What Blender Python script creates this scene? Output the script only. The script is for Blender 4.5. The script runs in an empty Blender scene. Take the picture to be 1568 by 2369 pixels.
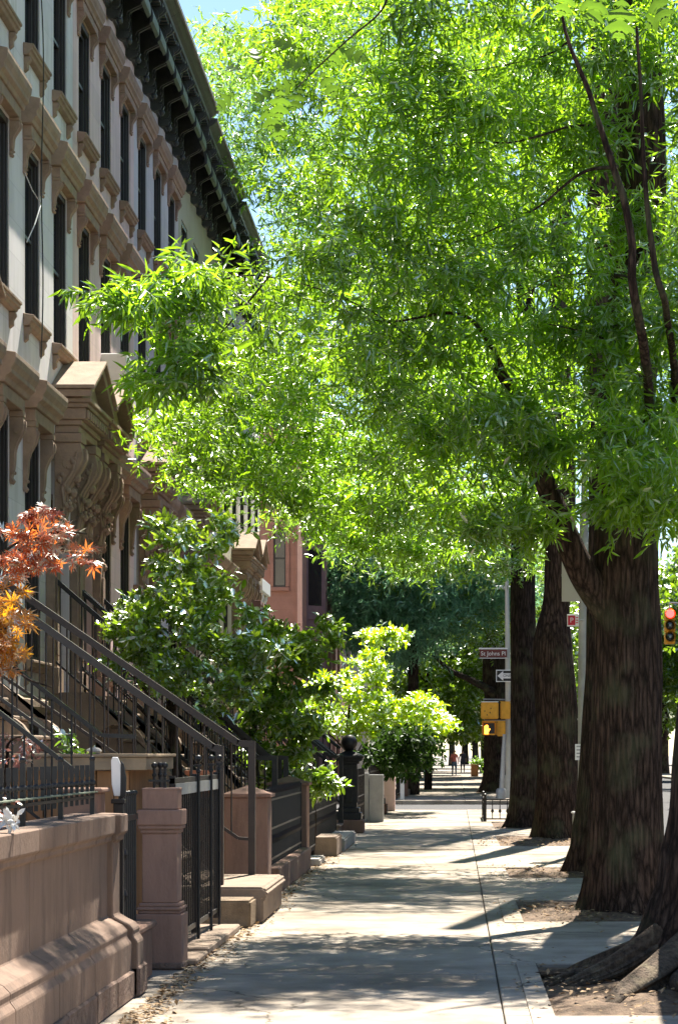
import bpy, bmesh, math, random
import numpy as np
from mathutils import Vector, noise
R = math.radians
random.seed(7)
RNG = np.random.default_rng(11)
SC = bpy.context.scene
COL = SC.collection

# ------------------------------------------------------------------ camera, sky, sun, exposure
EYE, CX, CY, F = 1.6, 1055.0, 1740.0, 5020.0      # survey frame 1568 x 2369
cam_d = bpy.data.cameras.new('camera')
cam = bpy.data.objects.new('camera', cam_d); COL.objects.link(cam)
cam.location = (0, 0, EYE); cam.rotation_euler = (R(90), 0, 0)
cam_d.sensor_fit = 'HORIZONTAL'; cam_d.sensor_width = 36.0
cam_d.lens = 36.0 * F / 1568.0
cam_d.shift_x = -(CX - 784.0) / 1568.0
cam_d.shift_y = (CY - 1184.5) / 1568.0
cam_d.clip_start = 0.2; cam_d.clip_end = 2000
SC.camera = cam
SUN_EL, SUN_AZ = 57.0, 12.0                        # azimuth: degrees right of straight ahead
w = bpy.data.worlds.new('World'); SC.world = w; w.use_nodes = True
nt = w.node_tree
for n in list(nt.nodes): nt.nodes.remove(n)
sky = nt.nodes.new('ShaderNodeTexSky'); sky.sky_type = 'NISHITA'; sky.sun_disc = False
sky.sun_elevation = R(SUN_EL); sky.sun_rotation = R(SUN_AZ)
sky.air_density = 1.0; sky.dust_density = 0.0; sky.ozone_density = 3.0
bg = nt.nodes.new('ShaderNodeBackground'); bg.inputs['Strength'].default_value = 0.07
ow = nt.nodes.new('ShaderNodeOutputWorld')
nt.links.new(sky.outputs[0], bg.inputs[0]); nt.links.new(bg.outputs[0], ow.inputs[0])
sun_d = bpy.data.lights.new('sun', 'SUN'); sun_d.energy = 5.0; sun_d.angle = R(0.5); sun_d.color = (1.0, 0.955, 0.88)
sun = bpy.data.objects.new('sun', sun_d); COL.objects.link(sun)
sd = Vector((math.sin(R(SUN_AZ)) * math.cos(R(SUN_EL)), math.cos(R(SUN_AZ)) * math.cos(R(SUN_EL)), math.sin(R(SUN_EL))))
sun.location = (20, 60, 80); sun.rotation_euler = sd.to_track_quat('Z', 'Y').to_euler()
SC.view_settings.view_transform = 'Standard'; SC.view_settings.look = 'None'
SC.view_settings.gamma = 1.0; SC.view_settings.use_curve_mapping = False
SC.view_settings.exposure = 1.75
SC.view_settings.use_white_balance = True; SC.view_settings.white_balance_temperature = 6900; SC.view_settings.white_balance_tint = 10
SC.render.engine = 'CYCLES'
SC.cycles.max_bounces = 8; SC.cycles.diffuse_bounces = 4; SC.cycles.glossy_bounces = 2
SC.cycles.transmission_bounces = 5; SC.cycles.transparent_max_bounces = 4
SC.cycles.caustics_reflective = False; SC.cycles.caustics_refractive = False
SC.cycles.use_adaptive_sampling = True; SC.cycles.adaptive_threshold = 0.02
SC.cycles.sample_clamp_indirect = 6.0

def wp(px, py, y):
    return Vector(((px - CX) * y / F, y, EYE + (CY - py) * y / F))

# ------------------------------------------------------------------ materials
def newmat(name):
    m = bpy.data.materials.new(name); m.use_nodes = True
    t = m.node_tree
    for n in list(t.nodes): t.nodes.remove(n)
    out = t.nodes.new('ShaderNodeOutputMaterial')
    return m, t, out
def N(t, kind, **kw):
    n = t.nodes.new(kind)
    for k, v in kw.items():
        if k.startswith('i_'): n.inputs[k[2:].replace('_', ' ')].default_value = v
        else: setattr(n, k, v)
    return n
def ramp(t, stops):
    n = t.nodes.new('ShaderNodeValToRGB'); e = n.color_ramp.elements
    while len(e) < len(stops): e.new(0.5)
    for i, (p, c) in enumerate(stops):
        e[i].position = p; e[i].color = (c[0], c[1], c[2], 1)
    return n
def c3(c, k=1.0): return (min(1, c[0] * k), min(1, c[1] * k), min(1, c[2] * k))

def surface(name, col, var=0.25, scale=3.0, stretch=(1, 1, 1), rough=0.85, bump=0.3, bscale=40.0, spec=0.3,
            metal=0.0, stain=None, stain_scale=1.2, stain_amt=0.5, coat=0.0, courses=None, szs=0.35):
    m, t, out = newmat(name); L = t.links
    p = N(t, 'ShaderNodeBsdfPrincipled'); L.new(p.outputs[0], out.inputs[0])
    p.inputs['Roughness'].default_value = rough; p.inputs['Metallic'].default_value = metal
    p.inputs['Specular IOR Level'].default_value = spec; p.inputs['Coat Weight'].default_value = coat
    geo = N(t, 'ShaderNodeNewGeometry'); mp = N(t, 'ShaderNodeMapping'); mp.inputs['Scale'].default_value = stretch
    L.new(geo.outputs['Position'], mp.inputs['Vector'])
    n1 = N(t, 'ShaderNodeTexNoise', i_Scale=scale, i_Detail=8.0, i_Roughness=0.62); L.new(mp.outputs[0], n1.inputs['Vector'])
    r1 = ramp(t, [(0.3, c3(col, 1 - var)), (0.5, col), (0.72, c3(col, 1 + var))]); L.new(n1.outputs[0], r1.inputs[0])
    cur = r1.outputs[0]
    if stain:
        n2 = N(t, 'ShaderNodeTexNoise', i_Scale=stain_scale, i_Detail=6.0, i_Roughness=0.7)
        mp2 = N(t, 'ShaderNodeMapping'); mp2.inputs['Scale'].default_value = (1, 1, szs); mp2.inputs['Location'].default_value = (5, 9, 3)
        L.new(geo.outputs['Position'], mp2.inputs[0]); L.new(mp2.outputs[0], n2.inputs['Vector'])
        mr = N(t, 'ShaderNodeMapRange'); mr.inputs[1].default_value = 0.5; mr.inputs[2].default_value = 0.75
        mr.inputs[3].default_value = 0; mr.inputs[4].default_value = stain_amt; L.new(n2.outputs[0], mr.inputs[0])
        mx = N(t, 'ShaderNodeMixRGB'); mx.inputs[2].default_value = (*stain, 1)
        L.new(mr.outputs[0], mx.inputs[0]); L.new(cur, mx.inputs[1]); cur = mx.outputs[0]
    hsum = None
    if courses:
        ch, cw, dk = courses
        br = N(t, 'ShaderNodeTexBrick'); br.inputs['Scale'].default_value = 1.0
        br.inputs['Brick Width'].default_value = cw; br.inputs['Row Height'].default_value = ch
        br.inputs['Mortar Size'].default_value = 0.006; br.inputs['Color1'].default_value = (1, 1, 1, 1); br.inputs['Color2'].default_value = (0.9, 0.9, 0.9, 1)
        br.inputs['Mortar'].default_value = (dk, dk, dk, 1)
        sx = N(t, 'ShaderNodeSeparateXYZ'); cx = N(t, 'ShaderNodeCombineXYZ')
        ad = N(t, 'ShaderNodeMath', operation='ADD')
        L.new(geo.outputs['Position'], sx.inputs[0]); L.new(sx.outputs[0], ad.inputs[0]); L.new(sx.outputs[1], ad.inputs[1])
        L.new(ad.outputs[0], cx.inputs[0]); L.new(sx.outputs[2], cx.inputs[1]); L.new(cx.outputs[0], br.inputs['Vector'])
        mu = N(t, 'ShaderNodeMixRGB', blend_type='MULTIPLY'); mu.inputs[0].default_value = 1.0
        L.new(cur, mu.inputs[1]); L.new(br.outputs[0], mu.inputs[2]); cur = mu.outputs[0]
        hsum = br.outputs['Fac']
    L.new(cur, p.inputs['Base Color'])
    if bump > 0:
        n3 = N(t, 'ShaderNodeTexNoise', i_Scale=bscale, i_Detail=6.0, i_Roughness=0.6); L.new(mp.outputs[0], n3.inputs['Vector'])
        b = N(t, 'ShaderNodeBump'); b.inputs['Strength'].default_value = bump; b.inputs['Distance'].default_value = 0.02
        L.new(n3.outputs[0], b.inputs['Height']); L.new(b.outputs[0], p.inputs['Normal'])
    return m

def bark_mat(name, col):
    m, t, out = newmat(name); L = t.links
    p = N(t, 'ShaderNodeBsdfPrincipled'); L.new(p.outputs[0], out.inputs[0])
    p.inputs['Roughness'].default_value = 0.9; p.inputs['Specular IOR Level'].default_value = 0.15
    geo = N(t, 'ShaderNodeNewGeometry'); mp = N(t, 'ShaderNodeMapping'); mp.inputs['Scale'].default_value = (1, 1, 0.14)
    L.new(geo.outputs['Position'], mp.inputs[0])
    n1 = N(t, 'ShaderNodeTexNoise', i_Scale=30.0, i_Detail=10.0, i_Roughness=0.78); L.new(mp.outputs[0], n1.inputs['Vector'])
    v = N(t, 'ShaderNodeTexVoronoi', feature='DISTANCE_TO_EDGE'); v.inputs['Scale'].default_value = 17.0
    mxv = N(t, 'ShaderNodeVectorMath', operation='MULTIPLY_ADD'); mxv.inputs[1].default_value = (0.06, 0.06, 0.06)
    L.new(n1.outputs['Color'], mxv.inputs[0]); L.new(mp.outputs[0], mxv.inputs[2]); L.new(mxv.outputs[0], v.inputs['Vector'])
    r1 = ramp(t, [(0.32, c3(col, 0.35)), (0.5, col), (0.72, c3(col, 2.1))]); L.new(n1.outputs[0], r1.inputs[0])
    r2 = ramp(t, [(0.0, (0.22,) * 3), (0.25, (1,) * 3)]); L.new(v.outputs['Distance'], r2.inputs[0])
    mu = N(t, 'ShaderNodeMixRGB', blend_type='MULTIPLY'); mu.inputs[0].default_value = 1
    L.new(r1.outputs[0], mu.inputs[1]); L.new(r2.outputs[0], mu.inputs[2])
    n4 = N(t, 'ShaderNodeTexNoise', i_Scale=2.2, i_Detail=4.0); L.new(geo.outputs['Position'], n4.inputs['Vector'])
    r4 = ramp(t, [(0.50, (0, 0, 0)), (0.72, (0.6,) * 3)]); L.new(n4.outputs[0], r4.inputs[0])
    mg = N(t, 'ShaderNodeMixRGB'); mg.inputs[2].default_value = (0.10, 0.11, 0.06, 1)
    L.new(r4.outputs[0], mg.inputs[0]); L.new(mu.outputs[0], mg.inputs[1]); L.new(mg.outputs[0], p.inputs['Base Color'])
    ma = N(t, 'ShaderNodeMath', operation='ADD'); L.new(v.outputs['Distance'], ma.inputs[0]); L.new(n1.outputs[0], ma.inputs[1])
    b = N(t, 'ShaderNodeBump'); b.inputs['Strength'].default_value = 0.9; b.inputs['Distance'].default_value = 0.035
    L.new(ma.outputs[0], b.inputs['Height']); L.new(b.outputs[0], p.inputs['Normal'])
    return m

def leaf_mat(name, dark, mid, light, trans, tw=0.5, gloss=0.08, grough=0.35, hscale=0.9):
    m, t, out = newmat(name); L = t.links
    geo = N(t, 'ShaderNodeNewGeometry')
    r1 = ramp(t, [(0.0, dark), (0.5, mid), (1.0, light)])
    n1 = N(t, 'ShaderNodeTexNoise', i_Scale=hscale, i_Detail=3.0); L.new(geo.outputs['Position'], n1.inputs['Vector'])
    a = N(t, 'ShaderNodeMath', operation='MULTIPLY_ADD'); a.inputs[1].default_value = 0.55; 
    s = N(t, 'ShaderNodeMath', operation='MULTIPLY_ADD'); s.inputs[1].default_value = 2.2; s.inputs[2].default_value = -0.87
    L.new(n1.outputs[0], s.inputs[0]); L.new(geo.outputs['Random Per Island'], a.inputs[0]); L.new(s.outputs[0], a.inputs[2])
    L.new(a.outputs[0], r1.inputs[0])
    d = N(t, 'ShaderNodeBsdfDiffuse'); L.new(r1.outputs[0], d.inputs[0])
    tr = N(t, 'ShaderNodeBsdfTranslucent')
    r2 = ramp(t, [(0.0, c3(trans, 0.55)), (0.5, c3(trans, 0.85)), (1.0, c3(trans, 1.25))]); L.new(a.outputs[0], r2.inputs[0])
    L.new(r2.outputs[0], tr.inputs[0])
    m1 = N(t, 'ShaderNodeMixShader'); m1.inputs[0].default_value = tw
    L.new(d.outputs[0], m1.inputs[1]); L.new(tr.outputs[0], m1.inputs[2])
    g = N(t, 'ShaderNodeBsdfGlossy'); g.inputs['Roughness'].default_value = grough; g.inputs[0].default_value = (0.95, 1, 0.95, 1)
    fr = N(t, 'ShaderNodeFresnel'); fr.inputs[0].default_value = 1.45
    fm = N(t, 'ShaderNodeMath', operation='MULTIPLY'); fm.inputs[1].default_value = gloss / 0.05; L.new(fr.outputs[0], fm.inputs[0])
    fm.use_clamp = True
    m2 = N(t, 'ShaderNodeMixShader'); L.new(fm.outputs[0], m2.inputs[0]); L.new(m1.outputs[0], m2.inputs[1]); L.new(g.outputs[0], m2.inputs[2])
    L.new(m2.outputs[0], out.inputs[0])
    return m

def emis(name, col, s):
    m, t, out = newmat(name); e = N(t, 'ShaderNodeEmission'); e.inputs[0].default_value = (*col, 1); e.inputs[1].default_value = s
    t.links.new(e.outputs[0], out.inputs[0]); return m

def walk_mat():
    m, t, out = newmat('sidewalk concrete'); L = t.links
    p = N(t, 'ShaderNodeBsdfPrincipled'); L.new(p.outputs[0], out.inputs[0]); p.inputs['Roughness'].default_value = 0.9
    p.inputs['Specular IOR Level'].default_value = 0.2
    geo = N(t, 'ShaderNodeNewGeometry')
    n1 = N(t, 'ShaderNodeTexNoise', i_Scale=1.3, i_Detail=8.0, i_Roughness=0.65); L.new(geo.outputs['Position'], n1.inputs['Vector'])
    r1 = ramp(t, [(0.3, (0.235, 0.20, 0.163)), (0.5, (0.345, 0.297, 0.243)), (0.7, (0.44, 0.385, 0.32))]); L.new(n1.outputs[0], r1.inputs[0])
    n2 = N(t, 'ShaderNodeTexNoise', i_Scale=90.0, i_Detail=4.0, i_Roughness=0.8); L.new(geo.outputs['Position'], n2.inputs['Vector'])
    r2 = ramp(t, [(0.25, (0.7,) * 3), (0.5, (1,) * 3), (0.8, (1.0,) * 3)]); L.new(n2.outputs[0], r2.inputs[0])
    mu = N(t, 'ShaderNodeMixRGB', blend_type='MULTIPLY'); mu.inputs[0].default_value = 1.0
    L.new(r1.outputs[0], mu.inputs[1]); L.new(r2.outputs[0], mu.inputs[2])
    vo = N(t, 'ShaderNodeTexVoronoi'); vo.inputs['Scale'].default_value = 7.0; L.new(geo.outputs['Position'], vo.inputs['Vector'])
    r3 = ramp(t, [(0.05, (0.35, 0.33, 0.3)), (0.09, (1,) * 3)]); L.new(vo.outputs['Distance'], r3.inputs[0])
    dv = N(t, 'ShaderNodeVectorMath', operation='MULTIPLY_ADD'); dv.inputs[1].default_value = (0.5, 0.5, 0.5)
    L.new(n1.outputs['Color'], dv.inputs[0]); L.new(geo.outputs['Position'], dv.inputs[2])
    vc = N(t, 'ShaderNodeTexVoronoi', feature='DISTANCE_TO_EDGE'); vc.inputs['Scale'].default_value = 0.33; L.new(dv.outputs[0], vc.inputs['Vector'])
    rc = ramp(t, [(0.0016, (0.30, 0.28, 0.25)), (0.004, (1,) * 3)]); L.new(vc.outputs['Distance'], rc.inputs[0])
    n5 = N(t, 'ShaderNodeTexNoise', i_Scale=0.55, i_Detail=5.0, i_Roughness=0.6); L.new(geo.outputs['Position'], n5.inputs['Vector'])
    r5 = ramp(t, [(0.40, (0.72, 0.70, 0.67)), (0.52, (1,) * 3)]); L.new(n5.outputs[0], r5.inputs[0])
    mc = N(t, 'ShaderNodeMixRGB', blend_type='MULTIPLY'); mc.inputs[0].default_value = 1.0; L.new(mu.outputs[0], mc.inputs[1]); L.new(rc.outputs[0], mc.inputs[2])
    m5 = N(t, 'ShaderNodeMixRGB', blend_type='MULTIPLY'); m5.inputs[0].default_value = 1.0; L.new(mc.outputs[0], m5.inputs[1]); L.new(r5.outputs[0], m5.inputs[2]); mu = m5
    mu2 = N(t, 'ShaderNodeMixRGB', blend_type='MULTIPLY'); mu2.inputs[0].default_value = 0.6
    L.new(mu.outputs[0], mu2.inputs[1]); L.new(r3.outputs[0], mu2.inputs[2]); L.new(mu2.outputs[0], p.inputs['Base Color'])
    b = N(t, 'ShaderNodeBump'); b.inputs['Strength'].default_value = 0.25; b.inputs['Distance'].default_value = 0.01
    L.new(n2.outputs[0], b.inputs['Height']); L.new(b.outputs[0], p.inputs['Normal'])
    return m

M = {}
M['walk'] = walk_mat()
M['walk2'] = surface('pale curb concrete', (0.30, 0.285, 0.26), 0.2, 2.0, bump=0.3, bscale=80)
M['joint'] = surface('joint dirt', (0.05, 0.045, 0.04), 0.3, 20)
M['soil'] = surface('tree pit soil', (0.13, 0.085, 0.055), 0.6, 14, bump=1.0, bscale=60, stain=(0.3, 0.22, 0.14), stain_scale=9)
M['asphalt'] = surface('asphalt', (0.055, 0.055, 0.058), 0.3, 6, bump=0.5, bscale=120)
M['yard'] = surface('areaway paving', (0.22, 0.19, 0.17), 0.3, 3)
M['grey_stucco'] = surface('grey stucco', (0.68, 0.65, 0.66), 0.10, 1.6, (1, 1, 0.4), bump=0.15, stain=(0.36, 0.32, 0.29), stain_scale=2.2, stain_amt=0.7, szs=0.12, courses=(0.42, 0.9, 0.82))
M['pink_stucco'] = surface('pink stucco', (0.72, 0.53, 0.51), 0.10, 1.6, (1, 1, 0.4), bump=0.15, stain=(0.40, 0.28, 0.25), stain_scale=2.2, stain_amt=0.7, szs=0.12, courses=(0.42, 0.9, 0.85))
M['mauve_stucco'] = surface('mauve stucco', (0.56, 0.51, 0.53), 0.10, 1.6, (1, 1, 0.4), bump=0.15, stain=(0.26, 0.24, 0.24), stain_scale=0.9, courses=(0.42, 0.9, 0.85))
M['olive_stucco'] = surface('olive stucco', (0.42, 0.39, 0.30), 0.10, 1.6, (1, 1, 0.4), bump=0.15, stain=(0.22, 0.2, 0.16), stain_scale=0.9)
M['cream_stucco'] = surface('cream stucco', (0.52, 0.48, 0.40), 0.08, 1.6, bump=0.1)
M['tan_stone'] = surface('tan carved stone', (0.29, 0.212, 0.155), 0.22, 5.0, bump=0.35, bscale=30, stain=(0.2, 0.14, 0.1), stain_scale=2.5, stain_amt=0.5)
M['pinkbrown_stone'] = surface('pink brown stone', (0.29, 0.192, 0.152), 0.22, 5.0, bump=0.35, bscale=30, stain=(0.2, 0.13, 0.1), stain_scale=2.5, stain_amt=0.5)
M['brownstone'] = surface('painted brownstone', (0.235, 0.140, 0.10), 0.16, 3.0, (1, 1, 0.5), bump=0.25, bscale=50, stain=(0.09, 0.055, 0.045), stain_scale=6, stain_amt=0.65, szs=0.2)
M['wall_brown'] = surface('weathered brown wall paint', (0.205, 0.137, 0.100), 0.16, 3.0, (1, 1, 0.5), bump=0.3, bscale=50, stain=(0.055, 0.042, 0.036), stain_scale=7.0, stain_amt=0.8, szs=0.12)
M['pillar_brown'] = surface('rosy pillar paint', (0.32, 0.19, 0.14), 0.14, 3.0, (1, 1, .5), bump=0.25, bscale=50, stain=(0.14, 0.08, 0.065), stain_scale=6, stain_amt=0.6, szs=.25)
M['leaf_pinkish'] = leaf_mat('pinkish leaf', (0.30, 0.12, 0.10), (0.42, 0.20, 0.16), (0.55, 0.36, 0.30), (0.7, 0.3, 0.22), 0.4, 0.03, 0.4)
M['rough_brown'] = surface('rough brownstone base', (0.16, 0.105, 0.08), 0.45, 8.0, bump=1.0, bscale=22, stain=(0.26, 0.19, 0.14), stain_scale=6)
M['step_stone'] = surface('step stone', (0.235, 0.175, 0.13), 0.2, 4.0, bump=0.3)
M['orange_stone'] = surface('orange brownstone', (0.44, 0.21, 0.15), 0.12, 3.0, bump=0.2, stain=(0.3, 0.14, 0.1), courses=(0.45, 1.0, 0.8))
M['plum_stone'] = surface('plum brownstone', (0.22, 0.13, 0.13), 0.15, 3.0, bump=0.2)
M['iron'] = surface('black iron', (0.018, 0.017, 0.017), 0.3, 12, rough=0.42, bump=0.1, spec=0.35)
M['rust_iron'] = surface('brown painted iron rail', (0.028, 0.017, 0.014), 0.3, 12, rough=0.4, bump=0.1, spec=0.55)
M['black_metal'] = surface('black pressed metal', (0.032, 0.036, 0.036), 0.4, 8, rough=0.5, bump=0.15, spec=0.5, stain=(0.05, 0.055, 0.05), stain_scale=3.0, stain_amt=0.4)
M['cornice_lip'] = surface('weathered grey cornice lip', (0.13, 0.135, 0.12), 0.3, 4, rough=0.6)
M['frame_dark'] = surface('dark window paint', (0.028, 0.024, 0.022), 0.2, 8, rough=0.4, bump=0.0, spec=0.5)
M['glass'] = surface('window glass', (0.01, 0.012, 0.014), 0.0, 1, rough=0.06, bump=0.0, spec=0.9)
M['white_paint'] = surface('white paint', (0.72, 0.72, 0.70), 0.08, 4, rough=0.5, bump=0.05)
M['grey_paint'] = surface('grey paint', (0.30, 0.31, 0.30), 0.15, 4, rough=0.5, bump=0.1, stain=(0.15, 0.13, 0.12), stain_scale=4)
M['galv'] = surface('galvanised steel', (0.38, 0.40, 0.41), 0.15, 5, rough=0.45, bump=0.05, metal=0.3, stain=(0.2, 0.2, 0.2), stain_scale=3)
M['wood_orange'] = surface('orange stained wood', (0.36, 0.185, 0.085), 0.3, 6, (1, 1, 0.15), rough=0.7, bump=0.3)
M['wood_door'] = surface('dark door wood', (0.09, 0.045, 0.025), 0.3, 6, (1, 1, 0.15), rough=0.4, bump=0.2)
M['yellow_paint'] = surface('signal yellow paint', (0.72, 0.36, 0.04), 0.12, 6, rough=0.55, bump=0.1, stain=(0.4, 0.2, 0.04), stain_scale=5)
M['bark'] = bark_mat('bark', (0.082, 0.053, 0.039))
M['bark2'] = bark_mat('bark grey', (0.050, 0.036, 0.029))
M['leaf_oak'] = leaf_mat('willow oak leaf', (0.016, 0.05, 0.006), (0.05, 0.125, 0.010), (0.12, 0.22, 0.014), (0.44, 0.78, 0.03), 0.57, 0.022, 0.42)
M['leaf_far'] = leaf_mat('oak leaf blue', (0.02, 0.06, 0.012), (0.05, 0.12, 0.016), (0.11, 0.20, 0.02), (0.40, 0.72, 0.06), 0.54, 0.022, 0.42)
M['leaf_pin'] = leaf_mat('pin oak leaf', (0.03, 0.08, 0.010), (0.04, 0.10, 0.012), (0.055, 0.12, 0.015), (0.17, 0.33, 0.02), 0.55, 0.03, 0.4)
M['leaf_bush'] = leaf_mat('holly leaf', (0.03, 0.08, 0.008), (0.07, 0.15, 0.012), (0.17, 0.26, 0.018), (0.52, 0.80, 0.04), 0.50, 0.05, 0.36, 1.6)
M['leaf_dark'] = leaf_mat('dark shrub leaf', (0.02, 0.055, 0.008), (0.045, 0.10, 0.010), (0.10, 0.18, 0.014), (0.34, 0.58, 0.03), 0.45, 0.02, 0.42, 1.6)
M['leaf_yellow'] = leaf_mat('golden maple leaf', (0.18, 0.32, 0.008), (0.27, 0.42, 0.010), (0.36, 0.48, 0.014), (0.66, 0.98, 0.02), 0.5, 0.03, 0.45, 1.5)
M['leaf_red'] = leaf_mat('red maple leaf', (0.34, 0.04, 0.02), (0.50, 0.08, 0.03), (0.62, 0.16, 0.04), (1.0, 0.26, 0.05), 0.62, 0.05, 0.3, 1.2)
M['leaf_orange'] = leaf_mat('orange maple leaf', (0.40, 0.08, 0.015), (0.50, 0.15, 0.015), (0.60, 0.27, 0.02), (1.0, 0.42, 0.02), 0.66, 0.04, 0.35, 1.2)
M['leaf_deep'] = leaf_mat('deep green leaf', (0.01, 0.03, 0.008), (0.018, 0.05, 0.010), (0.035, 0.08, 0.012), (0.08, 0.18, 0.02), 0.25, 0.003, 0.6)  # darker, less translucent green for the low shrub under the maple
M['leaf_spruce'] = leaf_mat('spruce needle', (0.06, 0.16, 0.10), (0.09, 0.22, 0.14), (0.13, 0.29, 0.16), (0.28, 0.58, 0.30), 0.45, 0.006, 0.5)
M['litter'] = surface('dry leaf litter', (0.30, 0.20, 0.11), 0.5, 30, bump=0.2)
M['terracotta'] = surface('terracotta', (0.42, 0.17, 0.10), 0.15, 8, bump=0.1)

# ------------------------------------------------------------------ mesh helpers
class MB:
    def __init__(s): s.v = []; s.f = []
    def add(s, vs, fs):
        b = len(s.v); s.v += [tuple(v) for v in vs]; s.f += [tuple(i + b for i in f) for f in fs]; return s
    def box(s, x0, x1, y0, y1, z0, z1):
        v = [(x, y, z) for x in (x0, x1) for y in (y0, y1) for z in (z0, z1)]
        return s.add(v, [(0, 1, 3, 2), (4, 6, 7, 5), (0, 4, 5, 1), (2, 3, 7, 6), (0, 2, 6, 4), (1, 5, 7, 3)])
    def prism(s, pts, axis, a, b):
        n = len(pts)
        def mk(p, q):
            if axis == 'y': return (p[0], q, p[1])
            if axis == 'x': return (q, p[0], p[1])
            return (p[0], p[1], q)
        v = [mk(p, a) for p in pts] + [mk(p, b) for p in pts]
        f = [tuple(range(n)), tuple(range(2 * n - 1, n - 1, -1))] + [(i, (i + 1) % n, (i + 1) % n + n, i + n) for i in range(n)]
        return s.add(v, f)
    def tube(s, pts, r, n=8):
        P = [Vector(p) for p in pts]; m = len(P)
        rr = r if isinstance(r, (list, tuple)) else [r] * m
        vs = []; fs = []
        up = None
        for i in range(m):
            d = (P[min(i + 1, m - 1)] - P[max(i - 1, 0)])
            d = d.normalized() if d.length > 1e-9 else Vector((0, 0, 1))
            if up is None or abs(d.dot(up)) > 0.98: up = Vector((0, 1, 0)) if abs(d.y) < 0.9 else Vector((1, 0, 0))
            a = d.cross(up).normalized(); b = a.cross(d).normalized(); up = b
            for k in range(n):
                t = 2 * math.pi * (k + 0.5) / n
                vs.append(P[i] + (a * math.cos(t) + b * math.sin(t)) * rr[i])
        for i in range(m - 1):
            for k in range(n):
                fs.append((i * n + k, i * n + (k + 1) % n, (i + 1) * n + (k + 1) % n, (i + 1) * n + k))
        fs.append(tuple(range(n - 1, -1, -1))); fs.append(tuple((m - 1) * n + k for k in range(n)))
        return s.add(vs, fs)
    def bar(s, p, q, w, h=None):      # rectangular bar
        h = h or w; P = Vector(p); Q = Vector(q); d = (Q - P).normalized()
        u = Vector((0, 0, 1)) if abs(d.z) < 0.95 else Vector((1, 0, 0))
        a = d.cross(u).normalized() * w / 2; b = a.cross(d).normalized() * h / 2
        v = [c + i * a + j * b for c in (P, Q) for i, j in ((-1, -1), (1, -1), (1, 1), (-1, 1))]
        return s.add(v, [(0, 3, 2, 1), (4, 5, 6, 7)] + [(i, (i + 1) % 4, (i + 1) % 4 + 4, i + 4) for i in range(4)])
    def lathe(s, prof, c, n=16, axis='z', caps=True):
        vs = []; fs = []
        for r, z in prof:
            for k in range(n):
                t = 2 * math.pi * k / n
                p = (r * math.cos(t), r * math.sin(t), z)
                if axis == 'y': p = (p[0], p[2], p[1])
                if axis == 'x': p = (p[2], p[0], p[1])
                vs.append((c[0] + p[0], c[1] + p[1], c[2] + p[2]))
        m = len(prof)
        for i in range(m - 1):
            for k in range(n): fs.append((i * n + k, i * n + (k + 1) % n, (i + 1) * n + (k + 1) % n, (i + 1) * n + k))
        if caps: fs.append(tuple(range(n - 1, -1, -1))); fs.append(tuple((m - 1) * n + k for k in range(n)))
        return s.add(vs, fs)
    def ball(s, c, r, n=10):
        m = max(4, n // 2)
        return s.lathe([(max(1e-4, r * math.sin(math.pi * i / m)), -r * math.cos(math.pi * i / m)) for i in range(m + 1)], c, n)
    def mesh(s, name, mat, bevel=0, smooth=False, seg=1):
        me = bpy.data.meshes.new(name); me.from_pydata(s.v, [], s.f); me.update()
        bm = bmesh.new(); bm.from_mesh(me)
        bmesh.ops.remove_doubles(bm, verts=bm.verts, dist=1e-6) if smooth else None
        bmesh.ops.recalc_face_normals(bm, faces=bm.faces)
        if bevel:
            es = [e for e in bm.edges if len(e.link_faces) == 2 and e.calc_face_angle(0) > R(35)]
            bmesh.ops.bevel(bm, geom=es, offset=bevel, segments=seg, affect='EDGES', clamp_overlap=True)
        bm.to_mesh(me); bm.free()
        me.materials.append(mat)
        if smooth:
            me.polygons.foreach_set('use_smooth', [True] * len(me.polygons))
            try: me.set_sharp_from_angle(angle=R(50))
            except Exception: pass
        return me
ORG = {}
def org(o): return ORG.get(o.name, Vector((0, 0, 0))) if o else Vector((0, 0, 0))
def place(name, me, parent=None, loc=None):
    """loc = world location of the mesh's own origin"""
    o = bpy.data.objects.new(name, me); COL.objects.link(o)
    L = Vector(loc) if loc is not None else (org(parent) if parent else Vector((0, 0, 0)))
    ORG[o.name] = L.copy()
    if parent: o.parent = parent; o.location = L - org(parent)
    else: o.location = L
    return o
def build(mb, name, mat, parent=None, loc=None, bevel=0, smooth=False, world=True, seg=1):
    """vertices are in world coordinates when world=True"""
    L = Vector(loc) if loc is not None else (org(parent) if parent else Vector((0, 0, 0)))
    if world: mb.v = [(v[0] - L.x, v[1] - L.y, v[2] - L.z) for v in mb.v]
    return place(name, mb.mesh(name, mat, bevel, smooth, seg), parent, L)
def tag(o, label, cat, group=None):
    o['label'] = label; o['category'] = cat
    if group: o['group'] = group
    return o
def thing(name, label, cat, loc, group=None):
    o = bpy.data.objects.new(name, None); COL.objects.link(o); o.location = loc; o.empty_display_size = 0.3
    ORG[o.name] = Vector(loc)
    return tag(o, label, cat, group)
def struct(o, kind='structure'): o['kind'] = kind; return o
def copy_tree(o, parent=None):
    c = o.copy(); COL.objects.link(c)
    if parent: c.parent = parent
    for ch in list(o.children): copy_tree(ch, c)
    return c
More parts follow.
